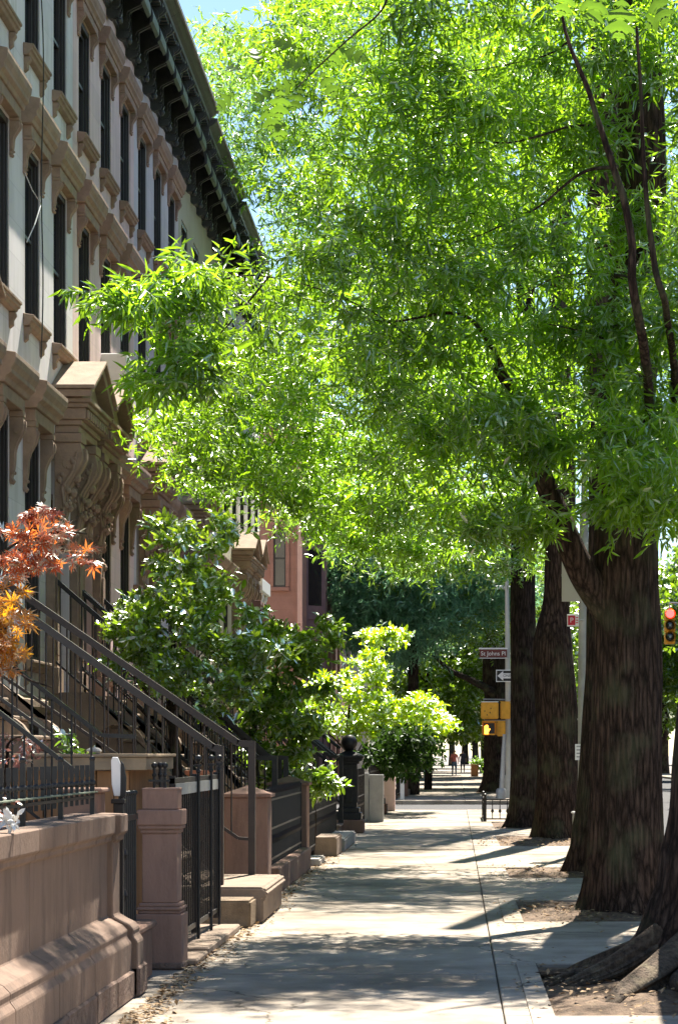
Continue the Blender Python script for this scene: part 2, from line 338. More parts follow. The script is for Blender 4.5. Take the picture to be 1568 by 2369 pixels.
def text_mesh(txt, size, mat, align='CENTER', extrude=0.003):
    cu = bpy.data.curves.new('letters', 'FONT'); cu.body = txt; cu.size = size; cu.align_x = align; cu.align_y = 'CENTER'; cu.extrude = extrude
    ob = bpy.data.objects.new('letters', cu); COL.objects.link(ob)
    dg = bpy.context.evaluated_depsgraph_get(); dg.update()
    me = bpy.data.meshes.new_from_object(ob.evaluated_get(dg)); bpy.data.objects.remove(ob); bpy.data.curves.remove(cu)
    for v in me.vertices: v.co = Vector((v.co.x, -v.co.z, v.co.y))     # faces -Y
    me.materials.clear(); me.materials.append(mat); return me

# ------------------------------------------------------------------ ground, road, sidewalk
XF, XW = -5.3, -2.1        # facade plane, areaway line
CURB = 2.75
def sheet(name, x0, x1, y0, y1, z, mat, kind='structure', thick=None):
    mb = MB()
    if thick: mb.box(x0, x1, y0, y1, z - thick, z)
    else: mb.add([(x0, y0, z), (x1, y0, z), (x1, y1, z), (x0, y1, z)], [(0, 1, 2, 3)])
    o = build(mb, name, mat, loc=(0, 0, 0)); struct(o, kind); return o
sheet('ground', -400, 400, -100, 900, -0.16, M['yard'])
sheet('road', CURB + 0.15, 13.5, -20, 600, -0.13, M['asphalt'])
sheet('cross_road', -60, CURB + 0.10, 60, 71, -0.126, M['asphalt'])
sheet('far_pavement', 13.5, 17.5, -20, 600, 0.0, M['walk'], thick=0.15)
# sidewalk: slabs cut by joints, with openings for tree pits
PITS = [(0.60, 2.45, 13.15, 16.3), (0.62, 2.45, 20.4, 23.4), (0.68, 2.45, 27.4, 29.9), (0.75, 2.45, 36.8, 41.5), (0.8, 2.45, 45.0, 49.5), (0.8, 2.45, 83, 88)]
def sidewalk(y0, y1, name):
    mb = MB(); g = 0.009
    ys = [y0]; y = y0
    while y < y1 - 2.2:
        y += 1.52; ys.append(y)
    ys.append(y1)
    for a, b in zip(ys[:-1], ys[1:]):
        dz = random.uniform(-0.006, 0.006)
        mb.box(-2.6, 0.29 - g / 2, a, b - .018, -0.15, dz)
    # right strip: butt pieces around pits
    cuts = sorted(set([y0, y1] + [c for p in PITS for c in p[2:] if y0 < c < y1] + [v for v in ys[1:-1:2]]))
    for a, b in zip(cuts[:-1], cuts[1:]):
        if b - a < 0.03: continue
        xr = CURB - 0.01
        pit = [p for p in PITS if p[2] <= a + 1e-6 and b <= p[3] + 1e-6]
        dz = random.uniform(-0.005, 0.008)
        if pit:
            mb.box(0.29 + g / 2, pit[0][0], a, b - g, -0.15, dz)
            mb.box(pit[0][1], xr, a, b - g, -0.15, dz)
        else: mb.box(0.29 + g / 2, xr, a, b - .018, -0.15, dz)
    o = build(mb, name, M['walk'], loc=(0, 0, 0), bevel=0.006); struct(o)
sidewalk(5, 60, 'sidewalk'); sidewalk(71, 260, 'sidewalk')
for a, b, in ((5, 60), (71, 260)):
    sheet('curb', CURB, CURB + 0.15, a, b, 0.012, M['walk2'], thick=0.17)
    sheet('joint_bed', -2.59, CURB - 0.02, a + 0.01, b - 0.01, -0.03, M['joint'])
sheet('areaway_paving', XF - 1, -2.6, 5, 60, -0.02, M['yard'], thick=0.1)
sheet('areaway_paving', XF - 1, -2.6, 71, 160, -0.02, M['yard'], thick=0.1)
# tree pit soil as lumpy beds
for i, (x0, x1, y0, y1) in enumerate(PITS):
    mb = MB(); nx, ny = 34, 44
    for j in range(ny + 1):
        for k in range(nx + 1):
            x = x0 + (x1 - x0) * k / nx; y = y0 + (y1 - y0) * j / ny
            e = min(1, 5 * min(k / nx, 1 - k / nx, j / ny, 1 - j / ny))
            z = -0.02 + e * (0.035 + 0.05 * noise.noise(Vector((x * 3, y * 3, i))) + 0.025 * noise.noise(Vector((x * 11, y * 11, i))))
            mb.v.append((x, y, z))
    for j in range(ny):
        for k in range(nx):
            a = j * (nx + 1) + k; mb.f.append((a, a + 1, a + nx + 2, a + nx + 1))
    struct(build(mb, 'tree_pit_soil', M['soil'], loc=(0, 0, 0), smooth=True))
# pale repair slab edge beside the nearest pit
sheet('sidewalk_border', 0.45, 0.595, 12.0, 16.4, 0.012, M['walk'], thick=0.06)
sheet('sidewalk_border', 0.45, 0.63, 20.2, 23.6, 0.012, M['walk'], thick=0.05)

# ------------------------------------------------------------------ leaves
def norm(a): return a / np.maximum(np.linalg.norm(a, axis=1, keepdims=True), 1e-9)
SHAPES = {}
def _quadleaf(w1, w2):   # 6 point blade as two quads: base r1 r2 tip l2 l1
    P = [(0, 0, 0), (0.32, w1, 0.10), (0.70, w2, 0.06), (1, 0, 0), (0.70, -w2, 0.06), (0.32, -w1, 0.10)]
    return P, [(0, 1, 2, 3), (0, 3, 4, 5)]
SHAPES['narrow'] = ([(0, 0, 0), (0.45, 0.11, 0.05), (1, 0, -0.04), (0.45, -0.11, 0.05)], [(0, 1, 2), (0, 2, 3)])
SHAPES['narrow6'] = _quadleaf(0.085, 0.07)
SHAPES['broad'] = _quadleaf(0.20, 0.17)
SHAPES['diamond'] = ([(0, 0, 0), (0.5, 0.26, 0.08), (1, 0, 0), (0.5, -0.26, 0.08)], [(0, 1, 2), (0, 2, 3)])
SHAPES['needle'] = ([(0, 0, 0), (0.5, 0.09, 0), (1, 0, 0), (0.5, -0.09, 0)], [(0, 1, 2, 3)])
def _palm(nl=7):
    P = [(0, 0, 0)]; Fc = []
    for k in range(nl):
        a = R(-125 + 250 * k / (nl - 1)); l = 1.0 - 0.42 * abs(k - (nl - 1) / 2) / ((nl - 1) / 2)
        d = (math.cos(a), math.sin(a)); s = (-d[1], d[0]); b = len(P)
        P += [(d[0] * l * .45 + s[0] * .10 * l, d[1] * l * .45 + s[1] * .10 * l, 0.02), (d[0] * l, d[1] * l, -0.12), (d[0] * l * .45 - s[0] * .10 * l, d[1] * l * .45 - s[1] * .10 * l, 0.02)]
        Fc.append((0, b + 2, b + 1, b))
    return P, Fc
SHAPES['palm'] = _palm()
def _pinoak():
    half = [(0, .012), (.12, .03), (.17, .12), (.25, .20), (.23, .08), (.30, .05), (.36, .20), (.42, .30), (.54, .40), (.50, .28), (.58, .24), (.50, .12), (.54, .06), (.62, .20), (.70, .30), (.82, .36), (.76, .22), (.82, .16), (.74, .05), (.84, .12), (.93, .15), (.90, .06), (1.0, 0.0)]
    P = [(x, y, 0.25 * y * y) for x, y in half] + [(i / (len(half) - 1), 0, 0) for i in range(len(half))]
    n = len(half); Fc = []
    for sgn in (1,):
        for i in range(n - 1): Fc.append((i, i + n, i + n + 1, i + 1))
    b = len(P); P += [(x, -y, 0.25 * y * y) for x, y in half]
    for i in range(n - 1): Fc.append((b + i, b + i + 1, i + n + 1, i + n))
    return P, Fc
SHAPES['pinoak'] = _pinoak()

def blades(name, base, dirs, up, length, shape, mat, parent, twigs=None):
    """base,dirs,up: (n,3) arrays; length (n,)"""
    P, Fc = SHAPES[shape]; P = np.array(P, float); n = len(base); k = len(P)
    d = norm(dirs); s = norm(np.cross(up, d)); u = np.cross(d, s)
    V = base[:, None, :] + length[:, None, None] * (P[None, :, 0:1] * d[:, None, :] + P[None, :, 1:2] * s[:, None, :] + P[None, :, 2:3] * u[:, None, :])
    V = V.reshape(-1, 3)
    loops = []; starts = []; tot = []
    c = 0
    for f in Fc: starts.append(c); tot.append(len(f)); loops += list(f); c += len(f)
    loops = np.array(loops); starts = np.array(starts); tot = np.array(tot)
    LV = (loops[None, :] + (np.arange(n) * k)[:, None]).ravel()
    LS = (starts[None, :] + (np.arange(n) * c)[:, None]).ravel(); LT = np.tile(tot, n)
    if twigs is not None and len(twigs[0]):
        a, b, r = twigs; m = len(a); dd = norm(b - a); ref = np.tile([[0.3, 0.2, 1.0]], (m, 1)); s1 = norm(np.cross(dd, ref)); s2 = np.cross(dd, s1)
        tv = []
        for q in range(3):
            t = 2 * math.pi * q / 3; o = (s1 * math.cos(t) + s2 * math.sin(t))
            tv += [a + o * r, b + o * r * 0.5]
        tv = np.stack(tv, 1).reshape(-1, 3); off = len(V); V = np.vstack([V, tv])
        pat = np.array([0, 1, 3, 2, 2, 3, 5, 4, 4, 5, 1, 0])
        o = len(LV)
        LV = np.concatenate([LV, (pat[None, :] + off + (np.arange(m) * 6)[:, None]).ravel()])
        LS = np.concatenate([LS, o + np.arange(m * 3) * 4]); LT = np.concatenate([LT, np.full(m * 3, 4)])
    ox = org(parent); V = V - np.array([ox.x, ox.y, ox.z])
    me = bpy.data.meshes.new(name); me.vertices.add(len(V)); me.vertices.foreach_set('co', V.astype(np.float32).ravel())
    me.loops.add(len(LV)); me.loops.foreach_set('vertex_index', LV.astype(np.int32))
    me.polygons.add(len(LS)); me.polygons.foreach_set('loop_start', LS.astype(np.int32)); me.polygons.foreach_set('loop_total', LT.astype(np.int32))
    me.update(calc_edges=True); me.materials.append(mat)
    return place(name, me, parent)

def sprigs(pts, per, L, shape='narrow', droop=0.35, twig=0.25, outward=None, updir=0.7, name='crown', mat=None, parent=None, spread=0.9, lvar=0.45, twigr=0.0):
    n = len(pts)
    td = RNG.normal(size=(n, 3)); td[:, 2] = td[:, 2] * 0.5 - droop
    if outward is not None: td = td + 1.2 * outward
    td = norm(td); tl = twig * (0.6 + 0.8 * RNG.random((n, 1)))
    B = np.repeat(pts, per, 0); D = np.repeat(td, per, 0); T = np.repeat(tl, per, 0)
    s = np.tile(np.linspace(0.1, 1.0, per), n)[:, None] * T
    base = B + D * s
    dirs = D * 0.55 + spread * norm(RNG.normal(size=B.shape)); dirs[:, 2] -= droop * 0.8
    up = RNG.normal(size=B.shape) * 0.8; up[:, 2] += updir
    ln = L * (1 - lvar + 2 * lvar * RNG.random(len(B)))
    tw = (pts, pts + td * tl, twigr) if twigr > 0 else None
    return blades(name, base, dirs, up, ln, shape, mat, parent, tw)

def in_poly(px, py, poly):
    inside = np.zeros(len(px), bool); n = len(poly); j = n - 1
    for i in range(n):
        xi, yi = poly[i]; xj, yj = poly[j]
        c = ((yi > py) != (yj > py)) & (px < (xj - xi) * (py - yi) / (yj - yi + 1e-12) + xi)
        inside ^= c; j = i
    return inside
def poly_points(poly, n, y0, y1, hole=None):
    """points filling the volume whose outline, surveyed from the pavement, is poly and whose depth is y0..y1"""
    xs = [p[0] for p in poly]; ys = [p[1] for p in poly]; out = []
    while sum(len(o) for o in out) < n:
        px = RNG.uniform(min(xs), max(xs), n * 2); py = RNG.uniform(min(ys), max(ys), n * 2)
        k = in_poly(px, py, poly)
        if hole:
            for h in hole: k &= ~in_poly(px, py, h)
        px, py = px[k], py[k]; y = RNG.uniform(y0, y1, len(px))
        out.append(np.stack([(px - CX) * y / F, y, EYE + (CY - py) * y / F], 1))
    return np.vstack(out)[:n]
def clumped(centers, per, rad, flat=0.5):
    n = len(centers); rr = rad * (0.6 + 0.8 * RNG.random((n, 1)))
    C = np.repeat(centers, per, 0); r = np.repeat(rr, per, 0)
    o = RNG.normal(size=C.shape) * 0.55; o[:, 2] *= flat
    return C + o * r
#@@PART2
# ------------------------------------------------------------------ brownstone rows
def scroll(depth, height, curl=0.12):
    """S shaped console seen from the side: wall at x=0, top at z=0"""
    pts = [(0, 0), (depth, 0)]
    n = 16
    for i in range(n + 1):
        t = i / n
        x = depth * (0.22 + 0.78 * (0.5 + 0.5 * math.cos(math.pi * t)) ** 1.3) + curl * depth * math.sin(2 * math.pi * t * 1.5 + 0.4) * (1 - 0.3 * t)
        pts.append((max(0.02, x), -0.05 * height - 0.85 * height * t))
    pts += [(depth * 0.36, -height * 0.95), (depth * 0.18, -height * 1.0), (0, -height * 0.97)]
    return pts
def console(mb, y, w, depth, height, leaf=True):
    sp = scroll(depth, height)
    mb.prism(sp, 'y', y - w / 2, y + w / 2)
    mb.box(0, depth * 1.06, y - w * 0.58, y + w * 0.58, 0.002, height * 0.09)
    mb.prism([(p[0] * 1.10 + 0.004, p[1]) for p in sp[2:-1]] + [(0.01, -height * 0.9), (0.01, -height * .1)], 'y', y - w * 0.2, y + w * 0.2)
    if leaf:
        for s in (-1, 1):   # volutes on the cheeks
            mb.lathe([(depth * .26, -0.008), (depth * .26, 0.010), (depth * .13, 0.022), (depth * .05, 0.022)], (depth * .55, y + s * w / 2, -height * .2), 12, 'y')
            mb.lathe([(depth * .15, -0.008), (depth * .15, 0.012), (depth * .05, 0.02)], (depth * .25, y + s * w / 2, -height * .82), 10, 'y')

CACHE = {}
def win_meshes(w, h, hood, mats):
    key = (w, h, hood, mats['trim'].name, mats['hood'].name)
    if key in CACHE: return CACHE[key]
    out = {}
    fr = MB(); a = w / 2
    for s in (-1, 1):
        y0, y1 = sorted((s * a, s * (a - 0.055)));  fr.box(-0.10, -0.012, y0, y1, 0, h)
        y0, y1 = sorted((s * (a - 0.057), s * (a - 0.09))); fr.box(-0.12, -0.04, y0, y1, 0.03, h - 0.03)
        y0, y1 = sorted((s * (a - 0.092), s * (a - 0.14))); fr.box(-0.15, -0.075, y0, y1, 0.03, h - 0.03)
    fr.box(-0.10, -0.015, -a + .056, a - .056, h - 0.08, h - 0.001); fr.box(-0.12, -0.02, -a + .056, a - .056, 0.0, 0.05)
    fr.box(-0.145, -0.08, -a + .141, a - .141, h * 0.5 - 0.025, h * 0.5 + 0.025)
    fr.box(-0.145, -0.08, -a + .141, a - .141, h - .14, h - 0.081); fr.box(-0.145, -0.08, -a + .141, a - .141, 0.051, 0.12)
    out['frame'] = fr.mesh('window frame', mats['frame'], 0.004)
    g = MB(); g.box(-0.135, -0.115, -a + .135, a - .135, 0.1, h - .1); out['glass'] = g.mesh('glass', M['glass'])
    sl = MB()
    sl.prism([(0, 0), (0.135, -0.02), (0.135, -0.055), (0.115, -0.06), (0.115, -0.095), (0.09, -0.105), (0.075, -0.14), (0.04, -0.15), (0, -0.155)], 'y', -a - 0.12, a + 0.12)
    for s in (-1, 1):
        sl.prism([(0, -.157), (0.075, -.157), (0.085, -.20), (0.05, -.25), (0.05, -.31), (0.0, -.35)], 'y', s * (a + .03) - 0.045, s * (a + .03) + 0.045)
    out['sill'] = sl.mesh('sill', mats['trim'], 0.006)
    if hood:
        hd = MB(); pr, hh, ch = hood     # projection, height, console height
        e = a + 0.15
        for s in (-1, 1): console(hd, s * (a + 0.075), 0.12, pr * 0.50, ch)
        z = ch * 0.09
        # prototype sits with its consoles hanging from z=0
        hd.box(0, pr * 0.50, -e, e, z + 0.002, z + hh * 0.30)
        hd.prism([(0, z + hh * .305), (pr * .60, z + hh * .305), (pr * .66, z + hh * .42), (pr * .84, z + hh * .50), (pr * .84, z + hh * .60), (pr * .96, z + hh * .72), (pr, z + hh * .86), (pr, z + hh * .96), (0, z + hh * 1.06)], 'y', -e - .085, e + .085)
        out['hood'] = hd.mesh('hood', mats['hood'], 0.006)
    CACHE[key] = out; return out
def put_window(house, y, z, w, h, hood, mats, sill=True, hood_label=None):
    X = org(house).x; ms = win_meshes(w, h, hood, mats)
    f = place('window', ms['frame'], house, (X, y, z))
    place('glass', ms['glass'], f, (X, y, z))
    if sill: place('sill', ms['sill'], f, (X, y, z))
    if hood: place('hood', ms['hood'], f, (X, y, z + h - 0.02))
    return f

def row_wall(house, y0, y1, z1, openings, mat, depth=9.0, X=None, z0=0.0):
    """openings: list of (yc, w, za, zb)"""
    X = org(house).x if X is None else X
    mb = MB(); th = 0.32
    rows = sorted(set((o[2], o[3]) for o in openings)); z = z0
    for za, zb in rows:
        if za > z: mb.box(X - th, X, y0, y1, z, za)
        y = y0
        for o in sorted([o for o in openings if (o[2], o[3]) == (za, zb)]):
            mb.box(X - th, X, y, o[0] - o[1] / 2, za, zb); y = o[0] + o[1] / 2
        mb.box(X - th, X, y, y1, za, zb); z = zb
    mb.box(X - th, X, y0, y1, z, z1)
    mb.box(X - depth, X - th, y0, y0 + 0.1, z0, z1 + .6); mb.box(X - depth, X - th, y1 - 0.1, y1, z0, z1 + .6)
    mb.box(X - depth, X - depth + .2, y0 + .1, y1 - .1, z0, z1)
    mb.box(X - th - 0.9, X - th - 0.85, y0 + .1, y1 - .1, z0, z1)       # dark room behind the panes
    mb.box(X - depth + .2, X - th, y0 + 0.1, y1 - 0.1, z1 - .1, z1 + .02)
    return build(mb, 'wall', mat, house)

CORN = {}
def cornice(house, y0, y1, zb, zt, proj, fancy=True):
    X = org(house).x; H = zt - zb; W = y1 - y0
    mb = MB()
    prof = [(0, 0), (0.05, 0), (0.05, .05), (0.09, .06), (0.09, .12), (0.05, .13), (0.05, H * .66), (0.12, H * .68), (0.14, H * .74), (proj * .82, H * .76), (proj * .82, H * .84), (proj * .90, H * .87), (proj, H * .93), (proj, H * .985), (0, H)]
    mb.prism([(X + a, zb + b) for a, b in prof], 'y', y0 + .002, y1 - .002)
    c = build(mb, 'cornice', M['black_metal'], house, bevel=0.004)
    lip = MB(); lip.prism([(X + proj + .002, zb + H * .92), (X + proj + .03, zb + H * .93), (X + proj + .03, zb + H * 1.0), (X + proj - .2, zb + H * 1.03), (X + proj - .2, zb + H * 1.005)], 'y', y0 + .004, y1 - .004)
    build(lip, 'cornice_lip', M['cornice_lip'], c)
    n = 6; step = W / n
    key = (round(H, 2), round(proj, 2))
    if key not in CORN:
        b = MB(); d = proj * .80; hh = H * .86
        pts = [(0, 0), (d, 0), (d, -.05)]
        for i in range(15):
            t = i / 14
            x = d * (0.12 + 0.86 * (1 - t) ** 1.1) + 0.10 * d * math.sin(2 * math.pi * t * 1.15 + .2) + .06 * d * math.sin(2 * math.pi * t * 3)
            pts.append((max(.06, x), -.07 - (hh - .16) * t))
        pts += [(d * .34, -hh + .05), (d * .30, -hh - .02), (d * .10, -hh - .05), (0, -hh)]
        for yo in (0,):
            b.prism(pts, 'y', -.075, .075)
            b.prism([(p[0] + .035, p[1]) for p in pts[2:-1]] + [(.02, -hh * .9), (.02, -.1)], 'y', -.03, .03)
        for s in (-1, 1):
            b.lathe([(d * .24, -.01), (d * .24, .016), (d * .15, .018), (d * .13, .04), (d * .04, .04)], (d * .66, s * .075, -hh * .24), 12, 'y')
            b.lathe([(d * .13, -.01), (d * .13, .016), (d * .04, .03)], (d * .22, s * .075, -hh * .80), 10, 'y')
        b.ball((d * .32, 0, -hh - .06), .055, 8)
        p = MB()                     # ribbed coffer between two brackets
        for k in range(4):
            yy = -step / 2 + .17 + k * (step - .34) / 3
            p.box(0.05, 0.115, yy - .045, yy + .045, -hh * .80, -.12)
        for k in range(5):
            yy = -step / 2 + .16 + k * (step - .32) / 4
            p.box(0.14, d * .97, yy - .035, yy + .035, -.075, -.002)
        ring = [(0.05 + .0, -hh * .12), (.05, -hh * .12)]
        arc = [(d * (.30 + .62 * math.cos(R(a))), -.08 - hh * .52 * (1 - math.sin(R(a))) * .9) for a in range(-10, 91, 10)]
        arc2 = [(x - .05, z - .045) for x, z in arc]
        p.prism(arc + arc2[::-1], 'y', -step / 2 + .12, step / 2 - .12)
        CORN[key] = (b.mesh('bracket', M['black_metal'], 0.004), p.mesh('coffer', M['black_metal'], 0.003))
    bm_, pm_ = CORN[key]
    for k in range(n):
        place('cornice_bracket', bm_, c, (X, y0 + step * (k + .0) + .1, zb + H * .755))
        place('coffer_panel', pm_, c, (X, y0 + step * (k + .5) + .1 - (0 if k < n - 1 else .06), zb + H * .755))
    return c

def door_hood(house, yc, w, mats, pedi=True, zt=5.82, label=None):
    """entablature and pediment on two big consoles; zt = underside of entablature"""
    X = org(house).x; hw = w / 2; mb = MB()
    lay = [(.32, 0, .10, hw - .10), (.36, .102, .17, hw - .06), (.42, .172, .32, hw - .02), (.46, .322, .38, hw + .02), (.50, .382, .44, hw + .06)]
    for pr, a, b, e in lay: mb.box(X, X + pr, yc - e, yc + e, zt + a, zt + b)
    zb = zt + .442; e = hw + .12; P = .52
    if pedi:
        rise = .46
        mb.box(X, X + P - .14, yc - e + .1, yc + e - .1, zb, zb + .05)
        mb.prism([(yc - e + .16, zb + .05), (yc + e - .16, zb + .05), (yc, zb + rise - .04)], 'x', X, X + P - .16)
        for s in (-1, 1):
            mb.prism([(yc + s * (e + .02), zb - .0), (yc + s * (e + .02), zb + .10), (yc, zb + rise + .12), (yc, zb + rise)], 'x', X, X + P)
            mb.prism([(yc + s * (e + .06), zb + .102), (yc + s * (e + .06), zb + .15), (yc, zb + rise + .175), (yc, zb + rise + .122)], 'x', X, X + P + .05)
    else:
        mb.prism([(X, zb), (X + P, zb), (X + P + .04, zb + .1), (X + P + .04, zb + .16), (X, zb + .22)], 'y', yc - e, yc + e)
    for k in range(9):      # dentil course
        yy = yc - hw + .1 + k * (w - .2) / 8
        mb.box(X + .421, X + .455, yy - .045, yy + .045, zt + .19, zt + .30)
    d = build(mb, 'door_hood', mats['hood'], house, bevel=0.008)
    for s in (-1, 1):
        cb = MB(); console(cb, 0, .34, .34, 1.35)
        for k in range(5):
            cb.ball((.30 - .045 * k, 0, -.25 - .2 * k), .085 - .008 * k, 8)
        for sg in (-1, 1):
            for k in range(14):
                a_ = k * .75; rr_ = .13 - .004 * k
                cb.ball((.17 + rr_ * math.cos(a_) * .8 - .004 * k, sg * .172, -.22 - .062 * k + .03 * math.sin(a_ * 1.7)), .034 + .012 * math.sin(k * 2.1), 7)
            cb.tube([(.30, sg * .172, -.12), (.24, sg * .178, -.38), (.10, sg * .178, -.60), (.13, sg * .178, -.85), (.06, sg * .172, -1.1)], .022, 6)
        cb.ball((.11, 0, -1.38), .07, 8)
        place('console', cb.mesh('console', mats['hood'], 0.006), d, (X, yc + s * (hw - .24), zt - .13))
    return d
def entrance(house, yc, mats, z0=2.35, zt=5.6):
    X = org(house).x
    for s in (-1, 1):
        mb = MB(); c = yc + s * .86
        mb.box(X, X + .12, c - .17, c + .17, z0, zt - 1.25); mb.box(X, X + .17, c - .20, c + .20, z0 - .0, z0 + .35)
        mb.box(X + .121, X + .145, c - .10, c + .10, z0 + .5, zt - 1.45)
        build(mb, 'door_pilaster', mats['hood'], house, bevel=0.01)
    db = MB(); db.box(X - .30, X - .26, yc - .65, yc + .65, z0, zt - .55)
    for s in (-1, 1):
        for za, zb in ((.25, 1.0), (1.15, 2.35)): db.box(X - .259, X - .235, yc + s * .32 - .22, yc + s * .32 + .22, z0 + za, z0 + zb)
        db.box(X - .31, X - .22, yc + s * .645 - .02, yc + s * .645 + .04, z0, zt - .55)
    db.box(X - .31, X - .22, yc - .65, yc + .65, zt - .55, zt - .47); db.box(X - .255, X - .225, yc - .02, yc + .02, z0, zt - .56)
    d = build(db, 'door', M['wood_door'], house, bevel=0.004)
    tr = MB(); tr.box(X - .29, X - .27, yc - .65, yc + .65, zt - .47, zt); build(tr, 'transom', M['glass'], d)
    kb = MB(); kb.ball((X - .2, yc - .07, z0 + 1.0), .035, 8); build(kb, 'handle', M['galv'], d)

def stoop(house, yc, hw=.95, z0=2.35, xs=.45, xe=3.25, n=12, mat=None, rail=None, railmat=None, name='stoop', posts=True, railh=1.18, thick=.045, rails=None):
    """steps from the door sill down to the pavement; returns the stoop part"""
    X = org(house).x if house else XF
    mat = mat or M['step_stone']; railmat = railmat or M['iron']
    rise = z0 / n; run = (xe - xs) / (n - 1); mb = MB()
    for k in range(n):
        zt = z0 - rise * k; a = xs + run * (k - 1) if k else -0.0
        b = xs + run * k
        e = 0 if k < n - 1 else .10
        mb.box(X + a, X + b, yc - hw + .2 - e, yc + hw - .2 + e, max(0, zt - rise * 2.2), zt - .045)
        mb.box(X + a + .0, X + b + .035, yc - hw + .16 - e, yc + hw - .16 + e, zt - .043, zt)
    st = build(mb, name, mat, house, loc=None if house else (X, yc, 0), bevel=0.012)
    # cheek walls, the near one pierced by an arch
    sl = (z0 - .1) / (xe - xs)
    for s in (-1, 1):
        ck = MB()
        arch = [(X + .95 - .34 * math.cos(R(t)), 1.62 + .34 * math.sin(R(t))) for t in range(0, 181, 15)]
        poly = [(X, z0 + .02), (X, 0.0), (X + .61, 0)] + arch + [(X + 1.29, 0), (X + xe - .25, 0), (X + xe - .25, .30), (X + xs + .1, z0 + .02)]
        # keep the arch under the slope
        ya, yb = sorted((yc + s * hw, yc + s * (hw - .155)))
        ck.prism(poly, 'y', ya, yb)
        build(ck, 'cheek_wall', mat, st)
    for s in (-1, 1):
        y = yc + s * (hw - .08)
        rb = MB(); x0r = X + .10; x1r = X + xe + .05
        sl = rise / run; xb = x1r - .22; ze = z0 - (xb - X - xs) * sl + railh
        if rails: x1r, xb, ze, sl = rails[0 if s < 0 else 1]
        def zr(x, xb=xb, ze=ze, sl=sl): return ze - (x - xb) * sl
        rb.bar((x0r, y, zr(x0r)), (xb, y, zr(xb)), thick * 1.5, thick * 1.3)
        rb.bar((xb - .01, y, zr(xb)), (x1r, y, zr(xb) - .01), thick * 1.5, thick * 1.3)
        xb2 = x1r
        rb.bar((x0r, y, zr(x0r) - railh + .12), (xb, y, zr(xb) - railh + .12), thick * .8, thick * .6)
        rb.bar((xb, y, zr(xb) - railh + .12), (x1r, y, zr(xb) - railh + .11), thick * .8, thick * .6)
        nb = int((xb - x0r) / .135)
        for k in range(nb):
            x = x0r + (k + .5) * (xb - x0r) / nb
            rb.tube([(x, y, zr(x) - railh + .12), (x, y, zr(x) - .02)], .0095, 6)
        rl = build(rb, 'railing', railmat, st)
        if posts:
            nbx = MB(); nbx.box(x1r - .035, x1r + .035, y - .035, y + .035, max(.05, .28), zr(xb) + .02)
            nbx.box(x1r - .05, x1r + .05, y - .05, y + .05, .24, .30)
            build(nbx, 'newel_post', railmat, st)
    return st

GREY = dict(trim=M['tan_stone'], hood=M['tan_stone'], frame=M['frame_dark'])
PINK = dict(trim=M['pinkbrown_stone'], hood=M['pinkbrown_stone'], frame=M['frame_dark'])
OLIVE = dict(trim=M['tan_stone'], hood=M['tan_stone'], frame=M['frame_dark'])
HW = 5.7
def brownstone(y0, label, wall, mats, door_k, plain=False, zc=(12.88, 13.86), stoopk=None, group='brownstone row houses along the pavement', top=True, bays=3):
    h = thing('brownstone_house', label, 'house', (XF, y0 + HW / 2, 0), group)
    ys = [y0 + .95 + 1.9 * k for k in range(bays)]
    if plain:
        fl = [(10.35, 11.9, None), (7.1, 9.0, None)]
    else:
        fl = [(10.30, 12.00, (.19, .36, .34)), (6.98, 9.12, (.23, .46, .42))]
    op = []
    for za, zb, hd in fl:
        for y in ys:
            op.append((y, .95, za, zb)); put_window(h, y, za, .95, zb - za, hd, mats, sill=not plain)
    for k, y in enumerate(ys):
        if k == door_k: op.append((y, 1.32, 2.35, 5.6)); continue
        op.append((y, .95, 2.35, 5.6)); 
        put_window(h, y, 2.75, .95, 2.85, (.32, .50, .80) if not plain else (.25, .3, .3), mats)
        a = MB(); a.box(XF - .30, XF - .004, y - .474, y + .474, 2.351, 2.749); build(a, 'apron', wall, h)
    for k, y in enumerate(ys):
        if k != door_k: op.append((y, .95, .75, 1.95)); put_window(h, y, .75, .95, 1.2, None, mats)
    row_wall(h, y0, y0 + HW, zc[0] + .3, op, wall)
    bc = MB(); 
    for a, b in ((y0 + .003, ys[door_k] - 1.1), (ys[door_k] + 1.1, y0 + HW - .003)):
        if b - a > .1: bc.prism([(XF, 2.08), (XF + .07, 2.08), (XF + .10, 2.16), (XF + .10, 2.24), (XF, 2.3)], 'y', a, b)
    build(bc, 'belt_course', mats['trim'], h)
    door_hood(h, ys[door_k] + .35, 1.66, mats); entrance(h, ys[door_k], mats)
    cornice(h, y0, y0 + HW, zc[0], zc[1], .75 if not plain else .72)
    if stoopk: stoop(h, ys[door_k], **stoopk)
    return h

H0 = brownstone(18.6, 'nearest house, its tall stoop with thick brown handrails coming down beside the mesh gate', M['grey_stucco'], GREY, 1,
                stoopk=dict(railmat=M['rust_iron'], thick=.052, railh=1.10, xe=3.10, rails=[(-2.24, -2.30, 1.64, .716), (-2.10, -2.24, 1.69, .69)]))
H1 = brownstone(24.3, 'light grey stucco house with tan window hoods, its gabled door hood nearest of all', M['grey_stucco'], GREY, 2,
                stoopk=dict(xe=2.9, hw=1.0))
H2 = brownstone(30.0, 'pink stucco house with an air conditioner in an upper window', M['pink_stucco'], PINK, 0, stoopk=dict(xe=2.8))
H3 = brownstone(35.7, 'mauve grey house with hooded windows beyond the pink one', M['mauve_stucco'], PINK, 0, stoopk=dict(xe=2.8))
H4 = brownstone(41.4, 'olive tan house with plain unhooded small upper windows', M['olive_stucco'], OLIVE, 0, True, (12.70, 13.70), dict(xe=3.05))
H5 = brownstone(47.1, 'olive tan house next to the corner house, mostly behind leaves', M['olive_stucco'], OLIVE, 2, True, (12.62, 13.56), None)
